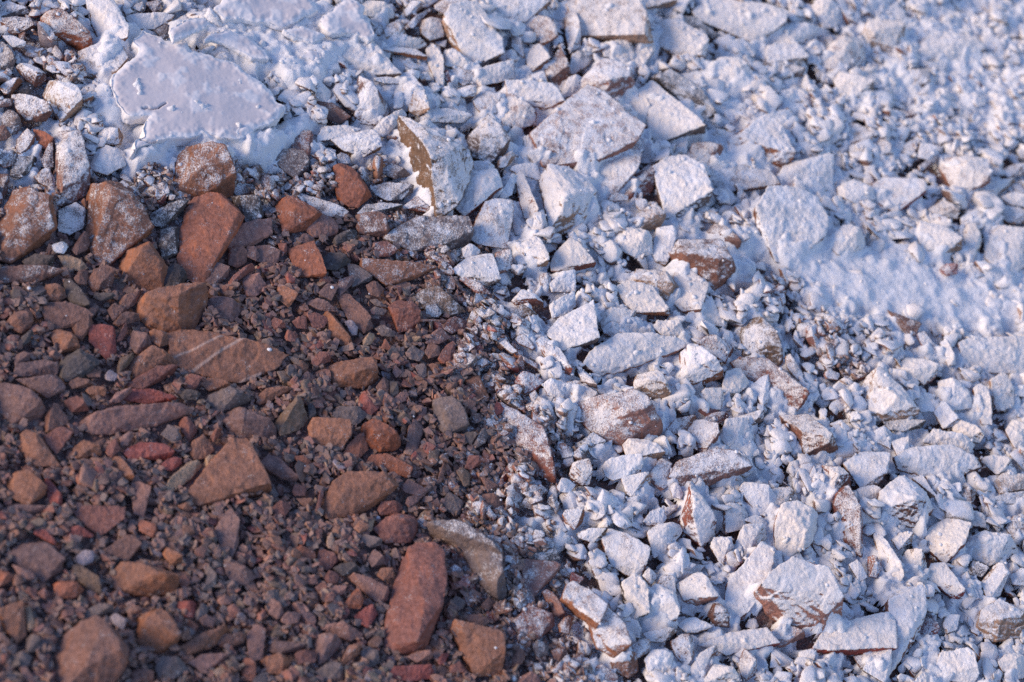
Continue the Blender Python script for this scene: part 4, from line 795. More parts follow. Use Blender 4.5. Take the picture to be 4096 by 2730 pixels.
22 r p .25 .3|*flat dusty red stone left of the long bent stone#the flat dusty red stone|20,1150^ 120,1030^ 290,1100^ 290,1180 180,1272 60,1242
22 g k .3 -||140,1310 180,1270^ 260,1300 250,1380 170,1392
22 b k .3 -||270,1350 370,1310^ 390,1390 310,1442
22 P p .25 .3|*flat mauve red stone left of the smooth curved plate#the flat mauve red stone|60,720^ 200,760^ 350,740^ 280,852 150,972 100,992
22 k s .35 .3||120,690^ 300,640^ 330,720 170,752
22 R c .25 -||400,870 410,800^ 500,850 460,892
22 b c .05 -||0,1400 60,1320^ 100,1380 70,1440 0,1462
22 P k .05 -||20,1540 150,1490^ 230,1560 200,1602 30,1602
23 w s .93 .4|*pointed white slab left of the long white lower slab#the pointed white slab|530,60^ 640,-10^ 830,-10^ 830,90^ 750,202 640,222 600,152
23 r b .88 .6|*white stone with rusty patches above the tall leaning stone#the rusty-patched stone|340,130 390,70^ 480,50^ 570,130^ 560,210 480,262 430,322 390,232^.7
23 r h .92 .6|*tall leaning white stone with a brown lower tip#the tall leaning stone|460,350^ 500,240^ 570,220^ 640,350^ 680,600^.6 660,692 590,652 500,542
23 b k .75 -||600,240 750,200^ 780,230^ 730,332 630,322
23 b b .9 .65|*big white cobble with a speckled brown rim#the big white cobble|765,390^.6 790,260^.9 930,140^1 1000,160^1 1140,320^.8 1110,402 1040,492 940,482 830,452
23 w s .95 -||1000,165 1070,150^ 1170,300^ 1140,315
23 b k .85 -||1310,250 1390,200^ 1440,260 1400,352 1340,312
23 w k .97 -||1470,40 1550,0^ 1680,30^ 1700,90 1580,132
23 w k .9 -||1560,190 1620,120^ 1780,130^ 1780,230 1600,262
23 g s .95 .3|*flat white stone with a dark gap beneath at the right edge#the gap-topping stone|1520,300^ 1640,265^ 1780,250^ 1780,342 1560,332
23 w k 1 -||1250,400 1360,370^ 1480,400^ 1500,502 1400,482
23 r k .93 .6|*white block with a bare red-brown lower corner right of the big cobble#the red-cornered block|1080,580^.8 1120,490^ 1240,440^ 1390,480^ 1350,600^ 1330,652 1220,742 1120,652
23 b k .93 .5|*white block with brown scuffs on top at the right#the brown-scuffed block|1335,630^ 1400,580^ 1500,530^ 1670,540^ 1710,680 1600,722 1530,762 1380,692
23 k k .5 -||1350,730 1400,720^ 1530,770^ 1470,842 1390,822
23 p k .85 -||1640,500 1700,420^ 1780,400^ 1780,602 1700,582
23 P b .93 .55|*rounded white stone with a pink blush above the brown-fronted block#the pink-blushed stone|60,480^.9 100,360^ 200,330^ 350,400^ 360,500^ 300,600^.8 130,702 60,622
23 w k 1 .5||-10,240 80,215^ 180,230^ 195,310 80,362 -10,442
23 P q .8 .8|*large white-topped block with a bare brown front at the lower right#the brown-fronted block|-30,900^ 60,800^ 180,720^ 400,790^ 495,980^ 480,1110^.2 360,1215 180,1180 20,1100 -40,1000^.5 390,1085^.75
23 R s .95 .35|*flat white stone with a dark red front edge at the bottom right#the red-fronted flat stone|320,1340^ 420,1180^ 820,1090^ 860,1150^ 870,1325^ 620,1372 400,1362
23 P w .35 -|*pinkish brown wedge under the brown-fronted block#the pinkish brown wedge|30,1210 120,1165^ 250,1210^ 250,1260 80,1332
23 b s .85 .8|*tall grey-white slab with a brown right side at the bottom right#the brown-sided slab|840,1010^ 1050,910^ 1090,930^ 1080,1080^.6 1040,1240 900,1422 850,1482 860,1150^.6 960,1190^.6
23 w h .95 .5|*slim white shard left of the cube with a speckled front#the slim white shard|735,560^ 770,540^ 830,620^ 950,800^ 900,892 850,862 770,702
23 w l 1 -||840,560 900,520^ 990,540^ 990,602 900,652
23 b k .85 .7|*white cube with a brown speckled front at the lower right#the speckled-front cube|925,700^ 970,650^ 1080,660^ 1110,790 1060,872 960,822
23 R s .75 .45|*red-brown pointed stone with a powdered top at the lower right#the red-brown pointed stone|1100,850 1130,760^ 1220,750^ 1350,920^ 1340,982 1270,982
23 r k .85 -||690,700 740,680^ 790,760 750,842 690,832
23 g k .85 -||560,760 620,720^ 700,840 630,872
23 w h .97 -||1470,870^ 1580,750^ 1680,760^ 1600,962 1520,1002
23 w c .9 -||1670,840 1720,770^ 1780,800^ 1780,900 1690,892
23 w b 1 .5|*large powdery rock with a dark hole beneath at the right edge#the large powdery rock|1440,1210^.6 1480,1070^ 1600,1000^ 1780,1100^ 1780,1250 1540,1282
23 b k .9 .6|*white stone with a brown underside in the bottom right corner#the bottom right stone|1590,1440^.8 1640,1380^ 1780,1380^ 1780,1532 1660,1542
23 w k 1 .5||1150,1520 1200,1370^ 1400,1330^ 1480,1450^ 1400,1590
23 w c .9 -||1200,1180 1250,1090^ 1320,1100^ 1300,1202 1230,1232
23 R k .5 -||1040,1200 1080,1100^ 1190,1170^ 1150,1262 1050,1262
23 w k 1 -||980,1590 1080,1500^ 1200,1550 1150,1610
23 b k .5 -||590,1390 740,1360^ 770,1482 640,1472
23 g s .85 -||660,1480 750,1290^ 850,1340^ 840,1502 800,1562
"""
class Stone: pass
stones = []
for n, ln in enumerate(DATA.strip().split('\n')):
    head, lab, pts = ln.split('|'); code, hue, shp, L, hf = head.split()
    s = Stone(); s.hue, s.shp, s.seed = hue, shp, n
    s.L = None if L == '-' else float(L); s.hf = .5 if hf == '-' else float(hf)
    s.land = None; s.label = None
    if lab.startswith('*'): s.label, s.land = lab[1:].split('#')
    s.hulls = []
    for part in pts.split(';'):
        hp = []
        for tk in part.split():
            xy, _, h = tk.partition('^'); x, y = map(float, xy.split(','))
            hp.append((*tile(code, x, y), (float(h) if h else 1.0) if '^' in tk else 0.0))
        s.hulls.append(hp)
    allp = np.array([p for h in s.hulls for p in h])
    q = allp[:, :2]; s.cen = q.mean(0)
    hull_area = 0
    for h in s.hulls:
        a = np.array(h)[:, :2]; c = a.mean(0); o = np.argsort(np.arctan2(a[:, 1]-c[1], a[:, 0]-c[0])); a = a[o]
        hull_area += .5*abs(np.sum(a[:, 0]*np.roll(a[:, 1], -1)-a[:, 1]*np.roll(a[:, 0], -1)))
    s.area = hull_area; s.size = math.sqrt(hull_area)/TS*UNIT*1.15       # metres
    stones.append(s)

def build_stone(s):
    rs = np.random.RandomState(s.seed*7+3)
    white = s.L is None or s.L > .6; infl = 1.11 if white else 1.07
    H = max(.006, s.hf*s.size*(.72 if white else .62)); lift = (.010 if len(s.hulls) > 1 else 0)+(.012 if s.size < .03 else .007 if s.size < .06 else .002)+(.006 if (s.L is None or s.L > .6) else .003)
    bm = bmesh.new()
    for hp in s.hulls:
        P = []
        low = np.array([unproject(x, y, lift) for x, y, h in hp]); c = low.mean(0)
        tops = [q for q in hp if q[2] > 0]; pc = np.array([q[:2] for q in hp]).mean(0); ex = np.abs(np.array([q[:2] for q in hp])-pc).max()
        tl = rs.normal(size=2)*(.28 if s.hf > .3 and s.shp not in 'sp' else .14)
        hp = [(pc[0]+(x-pc[0])*infl, pc[1]+(y-pc[1])*infl, h*(1+np.clip(np.dot(tl, (np.array([x, y])-pc)/ex), -.45, .45)) if h else 0) for x, y, h in hp]
        if (s.shp in 'bwl' or (s.shp == 'k' and s.seed % 2)) and s.hf > .3 and max(q[2] for q in hp) < 1.6 and len(tops) > 2:
            for _ in range(2):
                wgt = rs.dirichlet(np.ones(len(tops))*.8); q = (np.array([t_[:2] for t_ in tops])*wgt[:, None]).sum(0)
                hp.append((*(q*.8+pc*.2), 1.08+.27*rs.rand()))
        for (x, y, h) in hp:
            if h > 0:
                lev = np.clip(.27*(x-pc[0])/4096*1.6, -.42*H, .42*H)
                p = unproject(x, y, lift+H*h+lev); P.append(p)
                b = c+(p-c)*.62; b[2] = lift-.25*H; P.append(b)
                m_ = c+(p-c)*1.0; m_[2] = lift+(H*h+lev)*.55; P.append(c+(m_-c)*np.array([.97, .97, 1]))
            else:
                p = unproject(x, y, lift+.12*H); P.append(p)
                b = c+(p-c)*.85; b[2] = lift-.3*H; P.append(b)
        t = bmesh.new(); vs = [t.verts.new(p) for p in P]
        bmesh.ops.convex_hull(t, input=vs)
        bmesh.ops.delete(t, geom=[v for v in t.verts if not v.link_faces], context='VERTS')
        for _ in range(0 if s.shp == 'q' else 1 if s.shp in 'sp' else 4 if s.hf > .42 else 2):
            nn = rs.normal(size=3); nn[2] = abs(nn[2])*.6+.75; nn /= np.linalg.norm(nn)
            X = np.array([v.co[:] for v in t.verts]) @ nn; cut = X.max()-(X.max()-X.min())*rs.uniform(.05, .15 if s.hf > .42 else .09)
            bmesh.ops.bisect_plane(t, geom=t.verts[:]+t.edges[:]+t.faces[:], plane_co=Vector(nn*cut), plane_no=Vector(nn), clear_outer=True)
            q = [v.co.copy() for v in t.verts]; t.free(); t = bmesh.new(); vs = [t.verts.new(p) for p in q]
            bmesh.ops.convex_hull(t, input=vs); bmesh.ops.delete(t, geom=[v for v in t.verts if not v.link_faces], context='VERTS')
        mm = bpy.data.meshes.new('h'); t.to_mesh(mm); t.free(); bm.from_mesh(mm); bpy.data.meshes.remove(mm)
    vox = float(np.clip(s.size/46, .0009, .0016))
    V, N, F = remesh(bm, vox)
    sz = s.size; sd_ = s.seed*3
    strat = rs.normal(size=3); strat /= np.linalg.norm(strat); strat = strat*.5+np.array([0, 0, 1.]); strat /= np.linalg.norm(strat)
    f1 = fbm(V/sz*3.2+s.seed, sd_, 3)-.5
    ridg = np.abs(fbm(V/sz*5.5+s.seed*2, sd_+1, 3)-.5)*2
    lay = vnoise(np.stack([(V @ strat)/sz*16+s.seed, V[:, 0]/sz*1.5, V[:, 1]/sz*1.5], 1), sd_+2)-.5
    side = 1-np.abs(N @ strat)
    fine = fbm(V*190, sd_+4, 2)-.5
    chip = sstep(.57, .63, vnoise(V/sz*3.7+s.seed*1.7, sd_+6))*.012+sstep(.60, .66, vnoise(V/sz*8+s.seed*2.7, sd_+7))*.008
    D = -sz*chip+sz*(.022*f1-.026*(ridg-.3)+.03*lay*side)+.0013*fine
    V = V+N*D[:, None]
    N = normals(V, F)
    if (N*(V-V.mean(0))).sum() < 0: F = F[:, ::-1]; N = -N
    white = s.L is None or s.L > .6
    L = np.full(len(V), s.L) if s.L is not None else look(LG, V[:, 0], V[:, 1])
    if L.mean() > .55 and s.shp != 'q': L = L*(1-.48*rs.rand()**1.5)*(.82 if s.cen[0] < 560 and s.cen[1] < 700 else 1)
    r = fbm(V*30, 77, 2)
    pw = powder_tendency(L, N @ SET, r)
    thick = sstep(.45, .8, pw)*sstep(.55, 1, L)
    lump = fbm(V*140, 31, 3)-.36
    V = V+(N*.55+SET*.45)*(thick*(.001+.0042*lump*min(1, sz/.035)*(.4+1.2*rs.rand())))[:, None]
    c = np.array(HUE[s.hue])*rs.uniform(.88, 1.14)
    col = np.tile(c, (len(V), 1))
    # broken sides are rawer and more orange than the weathered tops
    raw = (1-sstep(.35, .8, N @ SET))[:, None]*(.22 if white else .26)
    col = col*(1-raw)+col*np.array([1.45, 1.12, .86])*raw
    if s.label and 'vein' in s.label:
        def ln(*q): return dist_line([tuple(unproject(*tile('10', x, y), H)[:2]) for x, y in q], V[:, 0]+(fbm(V*50, 3, 2)-.5)*.006, V[:, 1])
        v = np.maximum.reduce([1-sstep(.0006, .0028, ln((1190, 885), (1350, 830), (1520, 765))), 1-sstep(.001, .0034, ln((1280, 990), (1480, 880), (1660, 790))), 1-sstep(.001, .004, ln((1640, 1065), (1720, 1020), (1800, 1000)))])[:, None]*.8
        c = (1-sstep(.0006, .0026, ln((1685, 780), (1695, 900), (1712, 1030))))[:, None]*.75
        col = col*(1-v)+np.array([.52, .37, .30])*v; col = col*(1-c)+np.array([.06, .04, .035])*c
    return V, F, col, pw

built = [(s, *build_stone(s)) for s in stones]
H = np.zeros(GU.shape); COVER = np.zeros(GU.shape, bool)
def splat(V, cover=True):
    i = np.round((V[:, 0]-GX0)/CELL).astype(int); j = np.round((V[:, 1]-GY0)/CELL).astype(int)
    k = (i >= 0) & (i < NX) & (j >= 0) & (j < NY)
    np.maximum.at(H, (j[k], i[k]), V[k, 2])
    if cover: COVER[j[k], i[k]] = True
for s, V, F, col, pw in built: splat(V)

order = sorted(range(len(built)), key=lambda i: -built[i][0].area)
N_THINGS = 296
things = [built[i] for i in order[:N_THINGS]]; rest = [built[i] for i in order[N_THINGS:]]

# labels: prominent stones have their own; the others are told by look and by the prominent stone they lie next to
CN = dict(b='brown', r='red-brown', R='dark red', o='orange-brown', O='orange', p='purplish', g='grey', k='dark grey', t='tan', y='olive-brown', P='pinkish', l='lavender', w='cream')
SN = dict(s='slab', w='wedge', k='chunk', h='shard', l='lump', c='chip', p='flat stone', b='rock', q='block')
lands = [s for s, *_ in things if s.land]
used = {}
DIRS = ['right of', 'below and right of', 'below', 'below and left of', 'left of', 'above and left of', 'above', 'above and right of']
def auto_label(s):
    L = s.L if s.L is not None else float(look(LG, *[np.array([q]) for q in unproject(*s.cen)[:2]])[0])
    sz = 'small ' if s.size < .03 else '' if s.size < .055 else 'large '
    dust = 'powder-white ' if L > .86 else 'powdered ' if L > .6 else 'dusted ' if L > .25 else ''
    colr = '' if L > .86 else CN[s.hue]+' '
    look_ = sz+dust+colr+SN[s.shp]
    for l in sorted(lands, key=lambda l: np.hypot(*(l.cen-s.cen))-.35*math.sqrt(l.area)):
        d = s.cen-l.cen; k = int(round(math.degrees(math.atan2(d[1], d[0]))/45)) % 8
        if (l.land, k) in used: continue
        used[(l.land, k)] = 1
        return f'{look_} just {DIRS[k]} {l.land}'
for s, V, F, col, pw in things:
    if not s.label: s.label = auto_label(s)
def stone_object(s, V, F, col, pw):
    Wd = to_world(V); o3 = Wd.mean(0); o3[2] = Wd[:, 2].min()
    me = mesh_np('stone', Wd-o3, F); attr(me, 'col', col, 'C'); attr(me, 'pw', pw)
    o = place('stone', me, M_STONE, o3)
    tag(o, s.label, 'stone', 'broken stones of the scree slope')
    return o
for b in things: stone_object(*b)

# ------------------------------------------------------------------ the smooth crust of dried powder and its curled flakes
def poly(code, txt): return [tile(code, *map(float, tk.split(','))) for tk in txt.split()]
CAKE = np.zeros(GU.shape, bool)
def crust(name, pts, w0, w1, thick, label, seed, rough=1.0, dome=.0, cracks=()):
    """pts traced from the photograph; w0 and w1 the height of the near and far side above the slope"""
    P = np.array(pts); y0, y1 = P[:, 1].min(), P[:, 1].max()
    top = []
    n = len(P)
    for i in range(n):                                    # a ragged broken outline
        a, b = P[i], P[(i+1) % n]; m_ = max(1, int(np.hypot(*(b-a))/14))
        for k in range(m_):
            q = a+(b-a)*k/m_; f = (y1-q[1])/(y1-y0)
            p = unproject(q[0], q[1], w0+(w1-w0)*f)
            j = (fbm(p[None]*70, seed, 3)[0]-.5)*.012*rough; k2 = (fbm(p[None]*70+9, seed, 3)[0]-.5)*.012*rough
            top.append(p+np.array([j, k2, 0]))
    bm = bmesh.new(); vs = [bm.verts.new(p) for p in top]; f = bm.faces.new(vs)
    bmesh.ops.triangulate(bm, faces=[f])
    r = bmesh.ops.extrude_face_region(bm, geom=bm.faces[:])
    for v in r['geom']:
        if isinstance(v, bmesh.types.BMVert): v.co.z -= thick
    V, N, F = remesh(bm, .0019)
    ed = dist_line([tuple(p[:2]) for p in top], V[:, 0], V[:, 1], True)
    up = N[:, 2] > .5
    inner = sstep(.004, .03, ed)*up
    D = (fbm(V*24, seed, 3)-.5)*.010*(.25+.75*(1-inner))+(1-inner)*(fbm(V*150, seed+3, 3)-.5)*.004*rough
    D -= (1-sstep(0, .010, ed))*up*.003
    D += (fbm(V*260, seed+4, 2)-.5)*.0007+sstep(.5, .66, fbm(V*42, seed+12, 4)+.30*np.exp(-ed/.018)-.11)*up*.0010
    V = V+N*D[:, None]
    V[:, 2] += dome*sstep(0, .12, ed)+(fbm(V*9, seed+5, 2)-.5)*.010*sstep(0, .05, ed)
    bumps = .35*sstep(.84, .92, vnoise(V*70, seed+8))*sstep(.42, .6, vnoise(V*8, seed+7)); V[:, 2] += up*bumps*.0012
    cr = np.zeros(len(V))
    for c in cracks:
        cl = [tuple(unproject(x, y, w0)[:2]) for x, y in c]
        w = dist_line(cl, V[:, 0]+(fbm(V*60, 3, 2)-.5)*.012, V[:, 1]+(fbm(V*60, 4, 2)-.5)*.012); cr = np.maximum(cr, 1-sstep(.0004, .0022, w))
    V[:, 2] -= cr*up*.010
    N = normals(V, F)
    if (N*(V-V.mean(0))).sum() < 0: F = F[:, ::-1]; N = -N
    rim = np.clip(1-sstep(.002, .008, ed)*up+bumps*.8, 0, 1)
    rim = np.maximum(rim, sstep(.50, .66, fbm(V*42, seed+12, 4)+.30*np.exp(-ed/.018)-.11)*.8)
    splat(V); CAKE[:] |= inside([tuple(p[:2]) for p in top], GU, GV); Wd = to_world(V); o3 = Wd.mean(0)
    me = mesh_np(name, Wd-o3, F); attr(me, 'rim', rim)
    o = place(name, me, M_CRUST, o3); tag(o, label, 'powder crust', 'crusts of dried white powder')
    return o
crust('powder_crust', poly('00', '910,262 1000,210 1110,240 1140,285 1190,292 1280,275 1330,345 1450,380 1610,430 1764,540 1850,600 1920,690 1985,755 1900,830 1810,865 1764,900 1650,948 1500,945 1420,912 1250,942 1130,947 1080,978 905,1045 915,960 980,930 975,850 1030,790 930,800 850,770 800,690 790,640 760,590 770,530 880,430 960,370 950,320 915,290'),
      .045, .040, .024, 'large smooth pale grey crust of dried powder, cracked at its lower left edge', 11, 1.0, .006,
      [[tile('00', *p) for p in ((985, 745), (1020, 738), (1065, 748), (1140, 715))], [tile('00', *p) for p in ((985, 945), (1040, 975), (1080, 968))]])
crust('powder_crust', poly('00', '1165,190 1300,120 1420,108 1460,165 1380,222 1300,240 1200,280 1160,240'), .055, .07, .010, 'raised curled crust flake with a bright rim behind the large smooth crust', 21, .8)
crust('powder_crust', poly('00', '1470,60 1560,0 1764,-60 2100,-30 2190,60 2080,110 1960,190 1830,150 1700,130 1560,130'), .045, .05, .012, 'smooth crust sheet reaching the top edge of the picture', 31, 1)
crust('powder_crust', poly('01', '440,150 500,60 620,-30 730,30 740,130 800,160 815,240 770,278 660,225 520,220'), .045, .05, .013, 'smooth crust sheet with a cream rim nearest the cream block', 41, 1)
crust('powder_crust', poly('00', '1400,262 1540,290 1640,350 1740,395 1850,400 1820,330 1700,235 1560,200 1460,230'), .042, .044, .010, 'curled crust flake with a long cream edge above the large smooth crust', 51, 1)
crust('powder_crust', poly('01', '200,215 330,180 460,225 480,250 390,300 270,255'), .043, .05, .009, 'small crust flake between two smooth crust sheets', 61, .8)
crust('powder_crust', poly('01', '300,380 360,330 450,340 460,390 390,420'), .040, .042, .008, 'small smooth crust patch on rough powder right of the large crust', 71, .7)

# ------------------------------------------------------------------ gravel and small rubble dropped on top, biggest first
rs = np.random.RandomState(4)
def proto(k):
    r = np.random.RandomState(100+k); n = r.randint(9, 15)
    dim = np.array([1, r.uniform(.5, .95), r.uniform(.2, .5)])
    P = r.uniform(-1, 1, (n, 3)); P /= np.maximum(np.abs(P).max(1, keepdims=True), np.linalg.norm(P, axis=1, keepdims=True)*.8); P *= dim
    bm = bmesh.new(); vs = [bm.verts.new(p) for p in P]; bmesh.ops.convex_hull(bm, input=vs)
    bmesh.ops.delete(bm, geom=[v for v in bm.verts if not v.link_faces], context='VERTS')
    bmesh.ops.dissolve_limit(bm, angle_limit=.12, verts=bm.verts, edges=bm.edges)
    bmesh.ops.bevel(bm, geom=bm.edges[:], offset=.07, segments=1, affect='EDGES', clamp_overlap=True)
    bmesh.ops.triangulate(bm, faces=bm.faces[:])
    bmesh.ops.subdivide_edges(bm, edges=[e for e in bm.edges if e.calc_length() > .3], cuts=1)
    bmesh.ops.triangulate(bm, faces=bm.faces[:])
    bmesh.ops.recalc_face_normals(bm, faces=bm.faces)
    V = np.array([v.co[:] for v in bm.verts]); bm.verts.index_update(); F = np.array([[v.index for v in f.verts] for f in bm.faces]); bm.free()
    V = V+(fbm(V*2.2+k*5, k, 2)-.5)[:, None]*.22*V/np.maximum(np.linalg.norm(V, axis=1, keepdims=True), .2)
    return V, F
PROTO = [proto(k) for k in range(36)]
PN = [normals(V, F) for V, F in PROTO]
def proto_lo(k):
    r = np.random.RandomState(400+k); n = r.randint(8, 12); dim = np.array([1, r.uniform(.5, .95), r.uniform(.2, .5)])
    P = r.uniform(-1, 1, (n, 3)); P /= np.maximum(np.abs(P).max(1, keepdims=True), np.linalg.norm(P, axis=1, keepdims=True)*.8); P *= dim
    bm = bmesh.new(); vs = [bm.verts.new(p) for p in P]; bmesh.ops.convex_hull(bm, input=vs)
    bmesh.ops.delete(bm, geom=[v for v in bm.verts if not v.link_faces], context='VERTS'); bmesh.ops.recalc_face_normals(bm, faces=bm.faces)
    bm.verts.index_update(); V = np.array([v.co[:] for v in bm.verts]); F = np.array([[v.index for v in f.verts] for f in bm.faces]); bm.free(); return V, F
LO = [proto_lo(k) for k in range(36)]; LON = [normals(V, F) for V, F in LO]
def in_picture(u, v, m=1.07):
    p = np.array([u, v, 0])-CL; z = -(p @ RZ); return abs((p @ RX)/z)*LENS/SENSOR*2 < m and abs((p @ RY)/z)*LENS/SENSOR*2 < m*2730/4096+.02
SMOOTHZONE = [tuple(ov(*p)) for p in [(1480, 560), (1700, 560), (1880, 560), (2080, 560), (2240, 640), (2500, 640), (2500, 770), (2220, 770), (2080, 760), (1900, 720), (1840, 640), (1700, 660)]]
SM = inside(SMOOTHZONE, GU, GV)
DP = inside([tuple(ov(*p)) for p in [(1900, -100), (2500, -100), (2500, 330), (2200, 300), (2000, 250), (1950, 120)]], GU, GV) | inside([tuple(ov(*p)) for p in [(1480, 200), (1680, 150), (1800, 260), (1950, 420), (1880, 500), (1650, 420)]], GU, GV)
DEEP = blur(np.maximum(SM*1.0, DP*.55), .04)
COV = blur(COVER.astype(float), .004)
def rot(a, b, c):
    ca, sa, cb, sb, cc, sc = np.cos(a), np.sin(a), np.cos(b), np.sin(b), np.cos(c), np.sin(c)
    return np.array([[cc, -sc, 0], [sc, cc, 0], [0, 0, 1]]) @ np.array([[1, 0, 0], [0, ca, -sa], [0, sa, ca]]) @ np.array([[cb, 0, sb], [0, 1, 0], [-sb, 0, cb]])
GHUE = [('b', 7), ('r', 6), ('o', 3.5), ('p', 5), ('g', 2.5), ('k', 2), ('P', 1.6), ('R', 1.2), ('O', .7), ('y', 1.5), ('t', .35), ('l', .25)]
gk = [k for k, _ in GHUE]; gw = np.array([w for _, w in GHUE]); gw = gw/gw.sum()
batches = {'gravel': [], 'rubble': []}
def drop(r0, r1, n, maxcov, tilt, lmin=0):
    U = rs.uniform(GX0+.02, GX1-.02, n); Vv = rs.uniform(GY0+.02, GY1-.02, n)
    for u, v in zip(U, Vv):
        if r1 < .008 and not in_picture(u, v): continue
        i, j = int((u-GX0)/CELL), int((v-GY0)/CELL); L = LG[j, i]
        if SM[j, i] and rs.rand() < .85: continue
        if L < lmin: continue
        if L > .55 and r0 < .013 and rs.rand() < (.90 if r0 < .0075 else .80 if r0 < .009 else .55)*sstep(.5, .7, L): continue
        r = rs.uniform(r0, r1); q = max(1, int(r*.75/CELL))
        sl = (slice(max(j-q, 0), j+q+1), slice(max(i-q, 0), i+q+1))
        if COV[sl].mean() > maxcov: continue
        base = H[sl].mean()
        if r0 < .012: base = min(base, HS[j, i]+(.005 if r0 > .005 else .003))
        k = rs.randint(len(PROTO)); P, F = (LO if r1 < .008 else PROTO)[k]
        R = rot(rs.normal()*tilt, rs.normal()*tilt, rs.uniform(0, 6.283)); X = (P*r) @ R.T
        w = base+.10*r-X[:, 2].min()*.35
        X = X+np.array([u, v, w]); N = (LON if r1 < .008 else PN)[k] @ R.T
        ii = np.round((X[:, 0]-GX0)/CELL).astype(int).clip(0, NX-1); jj = np.round((X[:, 1]-GY0)/CELL).astype(int).clip(0, NY-1)
        if r0 < .0045: batches['rubble' if L > .5 else 'gravel'].append((X, F, N, gk[rs.choice(len(gk), p=gw)], L, rs.uniform(.7, 1.25))); continue
        np.maximum.at(H, (jj, ii), X[:, 2])
        if r < .006: H[j, i] = max(H[j, i], X[:, 2].max())
        else:
            qq = int(r*.5/CELL); s2 = (slice(max(j-qq, 0), j+qq+1), slice(max(i-qq, 0), i+qq+1)); H[s2] = np.maximum(H[s2], w+r*.15)
        batches['rubble' if L > .5 else 'gravel'].append((X, F, N, gk[rs.choice(len(gk), p=gw)], L, rs.uniform(.75, 1.2)))
drop(.017, .026, 500, .22, .35)
drop(.020, .034, 1300, .30, .42, .5)
drop(.014, .021, 3000, .34, .5, .5)
HS = blur(H, .022)
drop(.015, .024, 5000, .17, .3)
drop(.011, .016, 15000, .20, .32)
HS = blur(H, .022)
drop(.0080, .012, 30000, .30, .32)
drop(.0052, .0079, 36000, .52, .35)
drop(.003, .0052, 40000, .62, .4)

def join(batch):
    Vs, Fs, Cs, Ps = [], [], [], []; o = 0
    for X, F, N, hue, L, br in batch:
        Vs.append(X); Fs.append(F+o); o += len(X)
        Cs.append(np.tile(np.array(HUE[hue])*br, (len(X), 1))); Ps.append((N @ SET, np.full(len(X), L)))
    V = np.concatenate(Vs); nz = np.concatenate([p[0] for p in Ps]); L = np.concatenate([p[1] for p in Ps])
    pw = powder_tendency(L, nz, fbm(V*30, 77, 2))+.20*sstep(.72, 1, L)+.14*sstep(.08, .22, L)*(1-sstep(.5, .7, L))*sstep(.2, .8, nz)
    return V, np.concatenate(Fs), np.concatenate(Cs), pw
small = [b for b in rest]
for nm, lab, cat in (('gravel', 'loose brown, grey and reddish gravel of small broken chips', 'gravel'), ('rubble', 'small broken rubble coated with white powder', 'rubble')):
    V, F, C, pw = join(batches[nm])
    if nm == 'gravel':
        Vs, Fs, Cs, Ps = [V], [F], [C], [pw]; o = len(V)
        for s, v, f, c, p in small:
            Vs.append(v); Fs.append(np.concatenate([f[:, [0, 1, 2]], f[:, [0, 2, 3]]])+o); Cs.append(c); Ps.append(p); o += len(v)
        V, F, C, pw = map(np.concatenate, (Vs, Fs, Cs, Ps))
    if nm == 'rubble':
        th = sstep(.45, .8, pw); N = normals(V, F); V = V+N*(th*(.0003+.0022*(fbm(V*160, 31, 2)-.4)))[:, None]
    me = mesh_np(nm, to_world(V), F, nm == 'rubble'); attr(me, 'col', C, 'C'); attr(me, 'pw', pw)
    tag(place(nm, me, M_STONE), lab, cat, None, 'stuff')

# ------------------------------------------------------------------ ground and the drifted powder
def grid_faces(nx, ny, keep=None):
    j, i = np.mgrid[0:ny-1, 0:nx-1]; a = j*nx+i
    F = np.stack([a, a+1, a+nx+1, a+nx], -1)
    return F[keep] if keep is not None else F.reshape(-1, 4)
hb = blur(H, .016)
gz = np.clip(hb-.008-.010*sstep(.3, .8, LG), -.01, None)*.75+(n1-.5)*.014+(n2-.5)*.006+(fbm(gp*170, 3, 2).reshape(GU.shape)-.5)*.006-.004
V = np.stack([GU.ravel(), GV.ravel(), gz.ravel()], 1)
me = mesh_np('ground', to_world(V), grid_faces(NX, NY))
attr(me, 'col', np.array([.115, .068, .056])*(1+(n2.ravel()-.5)[:, None]*1.0), 'C')
attr(me, 'pw', ((np.minimum(LG, .55)*.85*(1-.6*sstep(.7, .95, LG))).ravel()+.02)+(n2.ravel()-.5)*.4); tag(place('ground', me, M_SOIL), 'reddish soil under the stones', None, None, 'structure')
# the slope goes on beyond the picture
a = np.arange(-9, 9.01, .15); A, B = np.meshgrid(a, a); pp = np.stack([A.ravel(), B.ravel(), np.zeros(A.size)], 1)
Z = -.03+(fbm(pp*1.3, 1, 4)-.5)*.25*sstep(1.5, 4, np.hypot(A, B)).ravel()
V = np.stack([A.ravel(), B.ravel(), Z], 1); me = mesh_np('terrain', to_world(V), grid_faces(len(a), len(a)))
attr(me, 'col', np.tile(np.array([.14, .08, .066]), (len(V), 1)), 'C'); attr(me, 'pw', .15+.9*sstep(-.4, .6, V[:, 0]+V[:, 1])*fbm(pp*2, 3, 3)); tag(place('terrain', me, M_SOIL), 'stony slope beyond', None, None, 'structure')

